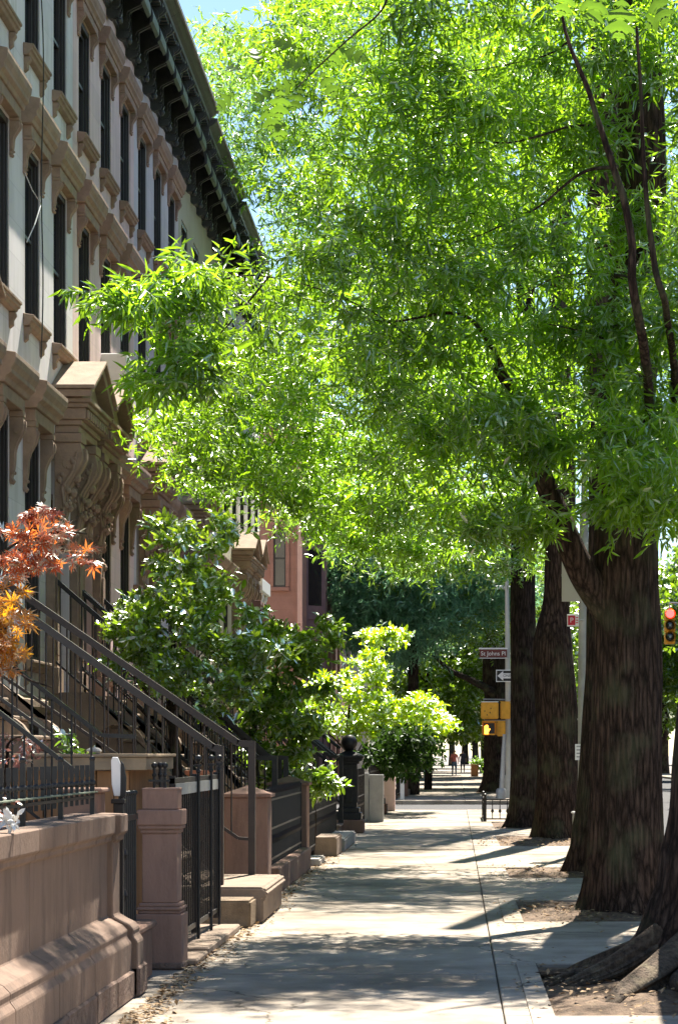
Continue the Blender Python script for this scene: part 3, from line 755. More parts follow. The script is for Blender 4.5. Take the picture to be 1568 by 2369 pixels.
H6 = brownstone(52.8, 'corner house with white fluted columns on its projecting bay', M['cream_stucco'], OLIVE, 0, True, (12.5, 13.4), None)
# white columned bay on the corner house
pb = MB()
for k, yy in enumerate((56.2, 57.2, 58.2)):
    pb.lathe([(.13, 3.0), (.13, 3.12), (.10, 3.16), (.09, 5.6), (.12, 5.66), (.13, 5.78)], (XF + .12, yy, 0), 12)
pb.box(XF, XF + .30, 56.0, 58.45, 5.78, 6.1); pb.box(XF, XF + .28, 56.0, 58.45, 2.82, 3.0)
pb.prism([(XF, 4.25), (XF + .10, 4.25), (XF + .10, 4.3)], 'y', 56.0, 58.4)
build(pb, 'porch_columns', M['white_paint'], H6, bevel=0.004)
# dark and light carved corner bracket seen against the bay
for k in range(5):
    kb = MB(); console(kb, 0, .3, .5, 1.2); place('console', kb.mesh('console', M['tan_stone'] if k % 2 else M['plum_stone'], .006), H6, (XF + .0, 53.2 + .62 * k, 5.2 - .0 * k))

# corner building beyond the cross street: flank faces the camera
CB = thing('corner_house', 'orange brownstone corner house across the side street, flank with one tall window', 'house', (-5.3, 75, 0))
mb = MB(); X0, X1 = -7.2, -5.28; yF = 71.6
z = 0
wx0, wx1, wz0, wz1 = -6.02, -5.62, 7.05, 8.95
mb.box(-16, wx0, yF, yF + .3, 0, 14); mb.box(wx1, X1, yF, yF + .3, 0, 14); mb.box(wx0, wx1, yF, yF + .3, 0, wz0); mb.box(wx0, wx1, yF, yF + .3, wz1, 14)
mb.box(-5.6, X1, yF + .3, yF + 5, 0, 14); mb.box(-16, -15.7, yF + .3, 84, 0, 14); mb.box(-15.7, -5.6, 83.7, 84, 0, 14); mb.box(-15.7, -5.6, yF + .3, 83.7, 13.8, 14.0)
build(mb, 'wall', M['orange_stone'], CB)
tb = MB()
tb.box(X1 - .02, X1 + .05, yF - .06, yF + .25, 3.6, 14); tb.box(-7.5, X1 + .10, yF - .10, yF - .001, 5.55, 5.75); tb.box(-7.5, X1 + .16, yF - .16, yF - .001, 5.75, 5.85)
tb.box(wx0 - .12, wx1 + .12, yF - .12, yF - .001, wz0 - .14, wz0 - .02)
for s, xx in ((-1, wx0), (1, wx1)): tb.box(min(xx, xx + s * .12), max(xx, xx + s * .12), yF - .07, yF - .001, wz0, wz1 + .1)
build(tb, 'stone_trim', M['orange_stone'], CB, bevel=0.01)
fb = MB(); fb.box(wx0, wx0 + .05, yF + .04, yF + .12, wz0, wz1); fb.box(wx1 - .05, wx1, yF + .04, yF + .12, wz0, wz1); fb.box(wx0 + .05, wx1 - .05, yF + .04, yF + .12, wz0, wz0 + .06)
fb.box(wx0 + .05, wx1 - .05, yF + .05, yF + .11, (wz0 + wz1) / 2 - .03, (wz0 + wz1) / 2 + .03); fb.box(wx0 + .05, wx1 - .05, yF + .04, yF + .12, wz1 - .06, wz1)
f_ = build(fb, 'window', M['frame_dark'], CB); gb = MB(); gb.box(wx0 + .05, wx1 - .05, yF + .07, yF + .09, wz0 + .06, wz1 - .06); build(gb, 'glass', M['glass'], f_)
pb = MB()       # plum bays along its street front
for k in range(4):
    ya = yF + 5.2 + k * 3.2
    pb.prism([(X1 - .1, ya), (X1 + .62, ya + .55), (X1 + .62, ya + 1.75), (X1 - .1, ya + 2.3)], 'z', 0, 13.2)
    for zz in (3.0, 6.3, 9.6): pb.prism([(X1 - .1, ya - .08), (X1 + .70, ya + .50), (X1 + .70, ya + 1.80), (X1 - .1, ya + 2.38)], 'z', zz, zz + .16)
pb.box(X1 - .3, X1 + .02, yF + 5, yF + 18.3, 0, 13.4)
build(pb, 'bay', M['plum_stone'], CB, bevel=0.01)
for k in range(4):
    ya = yF + 5.2 + k * 3.2
    for zz in (3.5, 6.8): 
        a, b = (X1 - .03, ya + .06), (X1 + .55, ya + .50); n_ = Vector((-(b[1] - a[1]) * -1, -(b[0] - a[0]), 0)).normalized() * .012
        P = [(a[0] + .12 * (b[0] - a[0]), a[1] + .12 * (b[1] - a[1])), (a[0] + .88 * (b[0] - a[0]), a[1] + .88 * (b[1] - a[1]))]
        wb = MB(); wb.add([(P[0][0] + n_.x, P[0][1] + n_.y, zz), (P[1][0] + n_.x, P[1][1] + n_.y, zz), (P[1][0] + n_.x, P[1][1] + n_.y, zz + 2), (P[0][0] + n_.x, P[0][1] + n_.y, zz + 2)], [(0, 1, 2, 3)]); build(wb, 'bay_window', M['glass'], CB)
# further street front houses (mostly behind leaves)
def far_house(x, y, w, d, h, mat, label, shingle=False):
    o = thing('town_house', label, 'house', (x, y, 0)); mb = MB()
    mb.box(x - w / 2, x + w / 2, y, y + d, 0, h); build(mb, 'wall', mat, o)
    rb = MB(); rb.box(x - w / 2 - .25, x + w / 2 + .25, y - .25, y + d + .25, h, h + .5); build(rb, 'cornice', M['black_metal'], o)
    sg = 1 if x < 0 else -1; k_ = ('far', sg)
    if k_ not in CACHE:
        fr = MB(); fr.box(min(0, sg * .05), max(0, sg * .05), -.6, .6, -.12, -.001); fr.box(min(0, sg * .05), max(0, sg * .05), -.6, .6, 1.901, 2.1)
        gl = MB(); gl.box(min(0, sg * .02), max(0, sg * .02), -.5, .5, 0, 1.9)
        CACHE[k_] = (fr.mesh('window trim', M['tan_stone']), gl.mesh('pane', M['glass']))
    for fz in (1.2, 4.6, 7.8, 10.6):
        if fz + 2 > h: break
        yy = y + 1.2
        while yy < y + d - .8:
            f = place('window', CACHE[k_][0], o, (x + sg * w / 2, yy, fz)); place('pane', CACHE[k_][1], f, (x + sg * w / 2, yy, fz)); yy += 2.0
    return o
far_house(-9.8, 92, 9, 17, 12.5, M['brownstone'], 'brown row house just past the corner house')
far_house(-9.0, 110, 9, 19, 12.0, M['white_paint'], 'white sided house glimpsed over the yellow tree')
far_house(-9.8, 130, 9, 40, 12.5, M['brownstone'], 'long brown row far down the left side')
for k, (mt, lb) in enumerate(((M['orange_stone'], 'red brown house across the road, nearest'), (M['brownstone'], 'brown house across the road, middle'), (M['cream_stucco'], 'cream house across the road, farthest'))):
    far_house(24, 22 + 42 * k, 9, 40, 13, mt, lb)

# air conditioner in the pink house
AC = thing('air_conditioner', 'white box air conditioner sticking out of an upper window of the pink house', 'air conditioner', (XF, 32.7, 7.05))
mb = MB(); mb.box(XF - .1, XF + .38, 32.4, 33.05, 7.08, 7.56); build(mb, 'case', M['white_paint'], AC, bevel=.012)
mb = MB()
for k in range(10): mb.box(XF + .381, XF + .39, 32.45, 33.0, 7.13 + .04 * k, 7.145 + .04 * k)
build(mb, 'grille', M['grey_paint'], AC)

# hanging cable at the near house
cb = MB()
pts = [Vector((-4.75, 24.9 + .12 * math.sin(z * 1.7), z)) + Vector((.03 * math.sin(z * 2.1), 0, 0)) for z in np.linspace(10.6, 6.1, 24)]
cb.tube(pts, .008, 5)
tag(build(cb, 'utility_cable', M['iron'], loc=(-4.75, 24.9, 8)), 'thin black cable hanging down the front of the light grey house', 'cable')
cb = MB(); cb.tube([wp(58, 400, 25.6), wp(75, 440, 25.8), wp(95, 470, 26.2), wp(80, 520, 25.8), wp(62, 560, 25.6)], .007, 5)
tag(build(cb, 'loose_wire', M['galv'], loc=wp(58, 400, 25.6)), 'loose pale wire dangling across a window of the light grey house', 'wire')

# ------------------------------------------------------------------ stone wall, posts, gates
SW = thing('garden_wall', 'painted brown stone garden wall with moulded base in the left foreground', 'wall', (-2.25, 12, 0))
def wall_prof(x):   # cross section, street side at right
    return [(x - .22, .0), (x + .16, .0), (x + .16, .36), (x + .13, .40), (x + .135, .44), (x + .10, .475), (x + .05, .50), (x, .53), (x, 1.01), (x + .03, 1.02), (x + .03, 1.05), (x + .055, 1.07), (x + .055, 1.19), (x - .22, 1.20)]
mb = MB(); [mb.prism(wall_prof(-2.27), 'y', a_, b_) for a_, b_ in ((8.6, 10.4), (10.406, 11.55), (11.556, 12.7), (12.706, 14.12))]; build(mb, 'wall_panel', M['wall_brown'], SW, bevel=.006)
mb = MB()
random.seed(3)
y = 8.6
while y < 14.0:
    y2 = min(14.12, y + random.uniform(.7, 1.0)); d = random.uniform(-.008, .012)
    mb.box(-2.5, -2.27 + .175 + d, y, y2 - .008, 0.0, .17 + random.uniform(-.01, .02)); y = y2
build(mb, 'rough_base', M['rough_brown'], SW, bevel=.012)
mb = MB()
mb.prism([(a + .035, b) if a > -2.4 else (a, b) for a, b in wall_prof(-2.27)], 'y', 14.14, 14.42)
build(mb, 'end_pier', M['wall_brown'], SW, bevel=.008)
mb = MB(); mb.box(-2.55, -2.06, 14.14, 14.5, 0, .2); build(mb, 'pier_foot', M['rough_brown'], SW, bevel=.015)
RB = MB(); RB.box(-2.62, -2.36, 14.3, 14.6, 0, 1.33); RB.box(-2.65, -2.33, 14.27, 14.63, 1.33, 1.36)
tag(build(RB, 'return_pier', M['brownstone'], loc=(-2.5, 14.45, 0), bevel=.008), 'low brown return pier behind the end of the garden wall', 'pier')

WF = thing('wall_fence', 'short black iron cresting fence with ball knobs on top of the garden wall', 'fence', (-2.36, 12, 1.18))
mb = MB(); yy = 9.0; xf = -2.36
mb.box(xf - .012, xf + .012, 8.9, 14.1, 1.30, 1.318)
build(mb, 'rail', M['iron'], WF)
mb = MB(); mb.box(xf - .035, xf + .035, 8.9, 14.1, 1.337, 1.345)
build(mb, 'mossy_rail', surface('verdigris rail', (.14, .17, .12), .5, 30, rough=.7), WF)
pk = MB(); pk.box(-.010, .010, -.006, .006, 1.265, 1.50); pk.box(-.013, .013, -.008, .008, 1.44, 1.515); pk.ball((0, 0, 1.40), .020, 10)
pk = pk.mesh('picket', M['iron'])
ps = MB(); ps.box(-.014, .014, -.012, .012, 1.19, 1.54); ps.ball((0, 0, 1.40), .024, 10); ps.ball((0, 0, 1.555), .02, 8); ps = ps.mesh('post', M['iron'])
for k in range(28):
    y = 9.0 + k * .188
    if k % 6 == 3: place('fence_post', ps, WF, (xf, y, 0))
    else: place('picket', pk, WF, (xf, y, 0))

# narrow gate edge-on with an added white plate painted as a sun glint
NG = thing('iron_gate', 'narrow black iron gate with a white painted sun glint on top, between wall and brown pillar', 'gate', (-2.3, 14.9, 0))
mb = MB(); mb.box(-2.30, -2.27, 14.72, 15.5, .18, .22); mb.box(-2.30, -2.27, 14.72, 15.5, 1.12, 1.16)
for k in range(8): mb.tube([(-2.285, 14.75 + .1 * k, .2), (-2.285, 14.75 + .1 * k, 1.3)], .010, 6); mb.ball((-2.285, 14.75 + .1 * k, 1.31), .02, 8)
for z in (.35, .62, .9): mb.lathe([(.012, -.04), (.028, 0), (.012, .04)], (-2.26, 14.78, z), 8)
build(mb, 'bars', M['iron'], NG)
mb = MB(); mb.box(-2.315, -2.25, 14.66, 14.72, 0, 1.25); mb.box(-2.33, -2.24, 14.65, 14.73, 1.25, 1.28); build(mb, 'gate_post', M['iron'], NG, bevel=.004)
mb = MB(); mb.prism([(-2.315, 1.30), (-2.275, 1.30), (-2.262, 1.36), (-2.272, 1.52), (-2.29, 1.565), (-2.325, 1.565), (-2.335, 1.54), (-2.33, 1.38)], 'y', 14.68, 14.70); build(mb, 'glint_plate', M['white_paint'], NG, bevel=.004)  # white paint in place of sunlight glinting off the gate post
mb = MB(); mb.prism([(-2.272, 1.28), (-2.236, 1.30), (-2.232, 1.42), (-2.25, 1.52), (-2.268, 1.54)], 'y', 14.675, 14.705); build(mb, 'glint_dark_half', M['iron'], NG, bevel=.004)  # dark right half added to the painted glint

# brown pillar
BP = thing('stone_pillar', 'square painted brown stone pillar with moulded cap and plinth beside the mesh gate', 'pillar', (-2.17, 16.05, 0))
mb = MB(); px, py = -2.175, 16.05
def sq(h, z0, z1): mb.box(px - h, px + h, py - h, py + h, z0, z1)
sq(.17, .02, .41); sq(.155, .41, .435); sq(.165, .435, .46); sq(.15, .46, .49); sq(.130, .49, 1.0); sq(.14, 1.0, 1.03); sq(.155, 1.03, 1.06); sq(.163, 1.06, 1.175); sq(.13, 1.175, 1.33)
sq(.134, 1.315, 1.335)
build(mb, 'shaft', M['pillar_brown'], BP, bevel=.007)
mb = MB(); mb.box(px - .19, px + .18, py - .18, py + .2, 0, .06); build(mb, 'pillar_foot', M['rough_brown'], BP, bevel=.015)
mb = MB()
for dx, dy in ((-.05, -.05), (.03, -.06), (-.02, .05)):
    mb.ball((px + dx, py + dy, 1.50), .024, 10); mb.tube([(px + dx, py + dy, 1.33), (px + dx, py + dy, 1.5)], .012, 6); mb.ball((px + dx, py + dy, 1.43), .018, 8)
mb.box(px - .09, px + .07, py - .08, py - .07, 1.38, 1.395)
build(mb, 'finials', M['iron'], BP, smooth=True)

# mesh gate: perforated panels in an iron frame
MG = thing('mesh_gate', 'tall black mesh panel gate with ball finials between brown pillar and stone steps', 'gate', (-2.12, 17.8, 0))
xg = -2.14
for (ya, yb) in ((16.35, 17.75), (17.8, 19.35)):
    mb = MB()
    for z in (.17, 1.36): mb.box(xg - .018, xg + .018, ya, yb, z, z + .04)
    mb.box(xg - .022, xg + .022, ya, ya + .035, .12, 1.42); mb.box(xg - .022, xg + .022, yb - .035, yb, .12, 1.42)
    fr = build(mb, 'gate_frame', M['iron'], MG)
    bd = MB(); bd.box(xg - .008, xg + .024, ya + .036, yb - .036, 1.27, 1.358); build(bd, 'top_band', M['grey_paint'], fr)
    ms = MB(); n = int((yb - ya - .08) / .034)
    for k in range(n):
        y = ya + .05 + k * .034; ms.box(xg - .0012, xg + .0012, y, y + .004, .21, 1.27)
        if k % 4 == 0: ms.box(xg + .002, xg + .010, y, y + .014, .21, 1.27)
    for k in range(30): ms.box(xg - .006, xg - .0035, ya + .036, yb - .036, .22 + k * .035, .224 + k * .035)
    build(ms, 'mesh_panel', M['iron'], fr)
for y in (17.77, 18.7, 19.35):
    mb = MB(); mb.tube([(xg + .03, y, .03), (xg + .03, y, 1.50)], .014, 8); mb.ball((xg + .03, y, 1.545), .03, 12); mb.ball((xg + .03, y, 1.44), .022, 10); mb.lathe([(.03, -.01), (.03, .01)], (xg + .03, y, 1.49), 10)
    build(mb, 'gate_post', M['iron'], MG, smooth=True)
for ya, yb, z in ((16.2, 16.9, .05), (16.95, 18.3, .07), (18.32, 19.4, .06)):
    mb = MB(); mb.box(-2.4, -1.93, ya, yb, 0.0, z)
    tag(build(mb, 'threshold_slab', M['step_stone'], loc=(-2.2, (ya + yb) / 2, 0), bevel=.012), {16.2: 'short stone slab at the foot of the brown pillar', 16.95: 'worn stone threshold slab under the middle of the mesh gate', 18.32: 'stone threshold slab under the far end of the mesh gate, beside the steps'}[ya], 'stone slab')
# low square stone block and rounded tread beside it
mb = MB(); mb.box(-2.32, -1.86, 19.65, 20.2, 0, .25)
tag(build(mb, 'stone_block', surface('mossy brown block', (.19, .135, .085), .35, 6, bump=.6, bscale=30), loc=(-2, 19.9, 0), bevel=.02, seg=2), 'mottled brown square stone block at the end of the mesh gate', 'stone block')
mb = MB(); mb.prism([(-2.75, 0), (-1.80, 0), (-1.80, .22), (-1.76, .25), (-1.76, .30), (-1.80, .335), (-2.75, .34)], 'y', 20.25, 22.4)
tag(build(mb, 'bottom_step', M['step_stone'], loc=(-2, 21, 0), bevel=.02, seg=2), 'long rounded bottom step of the nearest stoop', 'step')

# near stoop rails at far left (thin)
NS = thing('stair_railing', 'pair of thin black stair rails descending at the left edge behind the wooden box', 'railing', (-3.0, 15.2, 0))
for y, dz in ((14.6, -.22), (15.6, 0.04)):
    mb = MB(); a = Vector((-4.4, y, 3.12 + dz)); b = Vector((-2.55, y, 1.68 + dz))
    mb.bar(a, b, .035, .03)
    mb.bar(a - Vector((0, 0, .95)), b - Vector((0, 0, .95)), .02, .02)
    for k in range(13):
        p = a.lerp(b, (k + .5) / 13); mb.tube([p, p - Vector((0, 0, .95))], .008, 6)
    build(mb, 'rail', M['iron'], NS)
    if dz > 0: mb = MB(); mb.bar(b, b + Vector((.25, 0, -.01)), .03, .03); build(mb, 'rail_end', M['iron'], NS)
NSS = thing('stone_steps', 'brown stone steps of the nearest house seen behind the wooden box', 'steps', (-3.4, 15.2, 0))
mb = MB()
for k in range(10):
    mb.box(-4.9 + .27 * k, -4.9 + .27 * (k + 1) + .03, 14.7, 15.5, 0, 2.2 - .2 * k - .05); mb.box(-4.9 + .27 * k, -4.9 + .27 * (k + 1) + .06, 14.66, 15.54, 2.2 - .2 * k - .048, 2.2 - .2 * k)
build(mb, 'treads', M['brownstone'], NSS, bevel=.012)

# wooden bin enclosure behind the wall
WB = thing('wooden_enclosure', 'orange stained wooden bin enclosure with flat lid behind the garden wall', 'enclosure', (-3.0, 16, 0))
mb = MB(); x = -4.6; random.seed(5)
while x < -2.5:
    w_ = .13; mb.box(x, min(x + w_ - .012, -2.42), 16.02 + random.uniform(0, .006), 16.05, .0, 1.46); x += w_
mb.box(-4.6, -2.43, 16.051, 16.09, 0, 1.46); mb.box(-2.46, -2.42, 16.1, 17.4, 0, 1.46)
build(mb, 'planks', M['wood_orange'], WB)
mb = MB(); mb.box(-4.7, -2.28, 15.94, 17.5, 1.465, 1.56); mb.box(-4.7, -2.26, 15.92, 17.52, 1.562, 1.585); build(mb, 'lid', surface('weathered wood lid', (.34, .25, .16), .25, 5, (1, .3, 1), bump=.3), WB, bevel=.004)
mb = MB(); mb.ball((-2.72, 16.3, 1.60), .06, 12); mb.v = [(v[0], v[1], 1.585 + (v[2] - 1.56) * .5) for v in mb.v]
tag(build(mb, 'grey_stone', M['walk2'], loc=(-2.72, 16.3, 1.6), smooth=True), 'rounded grey stone lying on the wooden lid', 'stone')

# ------------------------------------------------------------------ piers and fences further along
def pier(x, y, hw_, h, label, mat, cap='pyr', group=None, name='stone_pier'):
    o = thing(name, label, 'pier', (x, y, 0), group); mb = MB()
    mb.box(x - hw_, x + hw_, y - hw_, y + hw_, 0, h); build(mb, 'shaft', mat, o, bevel=.01)
    c = MB(); e = hw_ + .035
    c.box(x - e, x + e, y - e, y + e, h + .001, h + .04)
    c.add([(x - e + .02, y - e + .02, h + .041), (x + e - .02, y - e + .02, h + .041), (x + e - .02, y + e - .02, h + .041), (x - e + .02, y + e - .02, h + .041), (x, y, h + .13)], [(0, 1, 4), (1, 2, 4), (2, 3, 4), (3, 0, 4), (3, 2, 1, 0)])
    build(c, 'cap', mat, o, bevel=.004); return o
pier(-2.30, 24.0, .24, 1.10, 'broad brown pier with pyramid cap just past the stone steps', M['pillar_brown'])
pier(-2.30, 29.9, .26, 1.14, 'second broad brown pyramid capped pier, after the iron panel', M['brownstone'])
PL = MB(); PL.box(-2.30, -1.98, 24.3, 29.6, 0, .30)
tag(build(PL, 'stone_plinth', M['brownstone'], loc=(-2.1, 27, 0), bevel=.015), 'low brown stone plinth between the two pyramid capped piers', 'plinth')
def iron_panel(name, label, x, y0, y1, z0, z1, step=.12, mat=None, balls=False, group=None, knob=True, back=False):
    o = thing(name, label, 'fence', (x, (y0 + y1) / 2, 0), group); mat = mat or M['iron']
    mb = MB()
    for z in (z0 + .06, (z0 + z1) / 2, z1 - .08): mb.box(x - .014, x + .014, y0, y1, z, z + .022)
    n = max(2, int((y1 - y0) / step))
    for k in range(n):
        y = y0 + (k + .5) * (y1 - y0) / n
        mb.tube([(x, y, z0), (x, y, z1)], .010, 6)
        if knob: mb.lathe([(.010, -.05), (.024, 0), (.010, .05)], (x, y, z0 + .35 * (z1 - z0)), 6); mb.lathe([(.018, 0), (.014, .03), (.001, .09)], (x, y, z1), 6)
    build(mb, 'bars', mat, o)
    pb = MB()
    for y in (y0, y1): pb = MB(); pb.box(x - .022, x + .022, y - .022, y + .022, 0 if z0 < .35 else z0, z1 + .06); build(pb, 'end_post', mat, o, bevel=.003)
    if back:
        bb = MB(); bb.box(x - .05, x - .045, y0 + .03, y1 - .03, z0 + .1, z1 - .1); build(bb, 'backing_sheet', mat, o)
    return o
iron_panel('iron_railing', 'dark iron panel set between the two pyramid capped piers', -2.12, 24.35, 29.5, .30, 1.12, .10, back=True)
iron_panel('iron_fence', 'black spiked iron fence behind the square grey stone step', -2.15, 31.4, 38.6, .12, 1.25, .14)
for (ya, yb, z, xx, lb) in ((33.0, 34.6, .30, -1.82, 'square grey stone step end jutting onto the pavement'), (34.65, 38.5, .20, -1.78, 'long low stone step beside the black spiked fence'), (30.3, 31.5, .10, -1.9, 'small pale stone kerb at the foot of the second brown pier')):
    mb = MB(); mb.box(-2.5, xx, ya, yb, 0, z); tag(build(mb, 'stone_step', M['step_stone'] if z > .25 else M['walk2'], loc=(-2, ya, 0), bevel=.02, seg=2), lb, 'step')
def newel(x, y, label, s=1.0):
    o = thing('newel_post', label, 'newel post', (x, y, 0), 'big cast iron newel posts')
    mb = MB(); mb.box(x - .30 * s, x + .30 * s, y - .3 * s, y + .3 * s, 0, .26); build(mb, 'stone_foot', M['brownstone'], o, bevel=.015)
    mb = MB(); h = lambda a, z0, z1: mb.box(x - a * s, x + a * s, y - a * s, y + a * s, z0, z1)
    h(.25, .26, .40); h(.21, .40, .50); h(.16, .50, 1.36); h(.20, 1.36, 1.42); h(.26, 1.42, 1.47); h(.29, 1.47, 1.53)
    for a, b in ((-1, 0), (1, 0), (0, -1), (0, 1)): mb.box(x + a * .165 * s - .07 * (1 if a == 0 else .2), x + a * .165 * s + .07 * (1 if a == 0 else .2), y + b * .165 * s - .07 * (1 if b == 0 else .2), y + b * .165 * s + .07 * (1 if b == 0 else .2), .6, 1.26)
    mb.add([(x - .27 * s, y - .27 * s, 1.53), (x + .27 * s, y - .27 * s, 1.53), (x + .27 * s, y + .27 * s, 1.53), (x - .27 * s, y + .27 * s, 1.53), (x - .07, y - .07, 1.62), (x + .07, y - .07, 1.62), (x + .07, y + .07, 1.62), (x - .07, y + .07, 1.62)], [(0, 1, 5, 4), (1, 2, 6, 5), (2, 3, 7, 6), (3, 0, 4, 7), (4, 5, 6, 7), (3, 2, 1, 0)])
    build(mb, 'shaft', M['iron'], o, bevel=.01)
    b = MB(); b.ball((x, y, 1.78), .165 * s, 16); b.lathe([(.09, 1.60), (.05, 1.65)], (x, y, 0), 10); build(b, 'ball', M['iron'], o, smooth=True)
newel(-2.12, 43.0, 'large black cast iron newel post topped by a ball, nearer of two')
newel(-2.05, 56.0, 'large black newel post beyond the grey panel, farther of two', .9)
# rails down to the first newel
SR = thing('stair_railing', 'slanting dark rails running down to the ball topped newel post', 'railing', (-3, 43.5, 0))
for y, dz in ((42.2, -.05), (44.0, .12)):
    mb = MB(); a = Vector((-4.3, y, 3.05 + dz)); b = Vector((-2.35, y, 1.55 + dz))
    mb.bar(a, b, .09, .06); mb.bar(a - Vector((0, 0, .2)), b - Vector((0, 0, .2)), .05, .05); mb.bar(a - Vector((0, 0, 1.1)), b - Vector((0, 0, 1.1)), .05, .04)
    for k in range(14): p = a.lerp(b, (k + .5) / 14); mb.tube([p, p - Vector((0, 0, 1.1))], .014, 6)
    build(mb, 'rail', M['iron'], SR)
mb = MB(); mb.box(-2.5, -2.0, 49.4, 49.7, 0, 1.12); mb.box(-1.99, -1.66, 49.45, 49.75, 0, 1.08)
tag(build(mb, 'panel_post', M['grey_paint'], loc=(-2, 49.5, 0), bevel=.008), 'plain grey painted panel post between the two newel posts', 'post')
iron_panel('iron_fence', 'black iron fence between the ball topped newel and the grey panel', -2.1, 43.6, 49.2, .1, 1.15, .15)
iron_panel('iron_fence', 'black iron fence just past the grey panel', -2.0, 50, 55.5, .1, 1.2, .15)
pier(-1.82, 59.0, .16, 1.20, 'slim pale pink pier near the side street corner', M['pink_stucco'])
for k, (y, x, lb) in enumerate(((72.5, -1.8, 'white painted gate post just past the side street'), (78, -1.9, 'brown stone post in the far fence'), (127, -1.75, 'tall bright white post far down the left side'))):
    mb = MB(); hh = (1.15, 1.0, 1.9)[k]; a = (.07, .16, .16)[k]; mb.box(x - a, x + a, y - a, y + a, 0, hh); mb.box(x - a - .03, x + a + .03, y - a - .03, y + a + .03, hh + .001, hh + .06)
    tag(build(mb, 'fence_post', (M['white_paint'], M['brownstone'], M['white_paint'])[k], loc=(x, y, 0), bevel=.008), lb, 'post')
iron_panel('iron_fence', 'dark iron fence just across the side street', -2.0, 73, 88, .1, 1.25, .25)
iron_panel('iron_fence', 'dark iron fence far down the left side', -2.1, 90, 125, .1, 1.2, .35)
mb = MB(); mb.box(-2.6, -1.72, 80, 90, 0, .22); tag(build(mb, 'stone_step', M['step_stone'], loc=(-2, 85, 0), bevel=.02), 'low stone step across the side street', 'step')
PT = thing('flower_pot', 'terracotta pot standing beside the nearest stoop newel', 'pot', (-2.7, 23.2, 0))
mb = MB(); mb.box(-2.85, -2.55, 23.05, 23.35, 0, 1.0); build(mb, 'pedestal', M['brownstone'], PT, bevel=.01)
mb = MB(); mb.lathe([(.12, 1.0), (.15, 1.2), (.16, 1.22), (.20, 1.24), (.20, 1.28), (.15, 1.28), (.14, 1.2)], (-2.7, 23.2, .12), 16); build(mb, 'pot', M['terracotta'], PT, smooth=True)
#@@PART3
# ------------------------------------------------------------------ trees
def smooth_path(pts, n):
    P = [np.array(p, float) for p in pts]; out = []
    P = [2 * P[0] - P[1]] + P + [2 * P[-1] - P[-2]]; segs = len(P) - 3
    for i in range(n):
        u = i / (n - 1) * segs; k = min(int(u), segs - 1); t = u - k
        a, b, c, d = P[k:k + 4]
        out.append(0.5 * ((2 * b) + (-a + c) * t + (2 * a - 5 * b + 4 * c - d) * t * t + (-a + 3 * b - 3 * c + d) * t ** 3))
    return out
def trunk(parent, pts, name='trunk', mat=None, nr=72, nz=110, flare=0.0, fh=.4, lobes=((math.pi, .5, 1.0),), ridge=.05, seed=0, lump=.05, rfreq=7):
    """pts: (x, y, z, r). Furrowed bark is modelled as ridges in the mesh."""
    path = smooth_path(pts, nz); vs = []; fs = []
    for i, p in enumerate(path):
        nx = path[min(i + 1, nz - 1)][:3] - path[max(i - 1, 0)][:3]; d = Vector(nx).normalized()
        a = d.cross(Vector((0, 1, 0.001))).normalized(); b = a.cross(d).normalized()
        if a.x < 0: a = -a; b = -b
        if b.y < 0: b = -b
        z = p[2]; c = Vector(p[:3])
        for k in range(nr):
            t = 2 * math.pi * k / nr; ct, st = math.cos(t), math.sin(t)
            r = p[3]
            g = noise.noise(Vector((ct * rfreq * .55 + seed, st * rfreq * .55, z * .55))); g2 = noise.noise(Vector((ct * rfreq * 1.6 + seed, st * rfreq * 1.6, z * 1.3)))
            r *= 1 + lump * noise.noise(Vector((ct * 1.3, st * 1.3 + seed, z * .9))) - ridge * abs(g) * 1.6 - ridge * .8 * abs(g2)
            if flare:
                f = 0
                for la, lw, lh in lobes:
                    dd = (t - la + math.pi) % (2 * math.pi) - math.pi
                    f += lh * math.exp(-(dd / lw) ** 2)
                z0 = max(0, z)
                r += flare * math.exp(-z0 / fh) * (.35 + .8 * min(1.2, f)) * (1 + .25 * noise.noise(Vector((ct * 5, st * 5, z * 4 + seed))))
            vs.append(c + a * ct * r + b * st * r)
    for i in range(nz - 1):
        for k in range(nr): fs.append((i * nr + k, i * nr + (k + 1) % nr, (i + 1) * nr + (k + 1) % nr, (i + 1) * nr + k))
    fs.append(tuple((nz - 1) * nr + k for k in range(nr)))
    mb = MB(); mb.v = vs; mb.f = fs
    return build(mb, name, mat or M['bark'], parent, smooth=True)
def branch(parent, pts, name='branch', mat=None, n=7, seg=26, wob=.012):
    P = smooth_path(pts, seg); rr = [max(.002, p[3]) for p in P]
    pp = [Vector(p[:3]) + Vector((noise.noise(Vector(p[:3]) * 3), noise.noise(Vector(p[:3]) * 3 + Vector((7, 0, 0))), noise.noise(Vector(p[:3]) * 3 + Vector((0, 9, 0))))) * wob * (1 if 0 < i < seg - 1 else 0) for i, p in enumerate(P)]
    mb = MB(); mb.tube(pp, rr, n); return build(mb, name, mat or M['bark'], parent, smooth=True)
def sp(px, py, y, r):
    v = wp(px, py, y); return (v.x, v.y, v.z, r)
def tree(label, x, y, mat=None, group='street trees along the kerb', name='oak_tree'):
    return thing(name, label, 'tree', (x, y, 0), group)

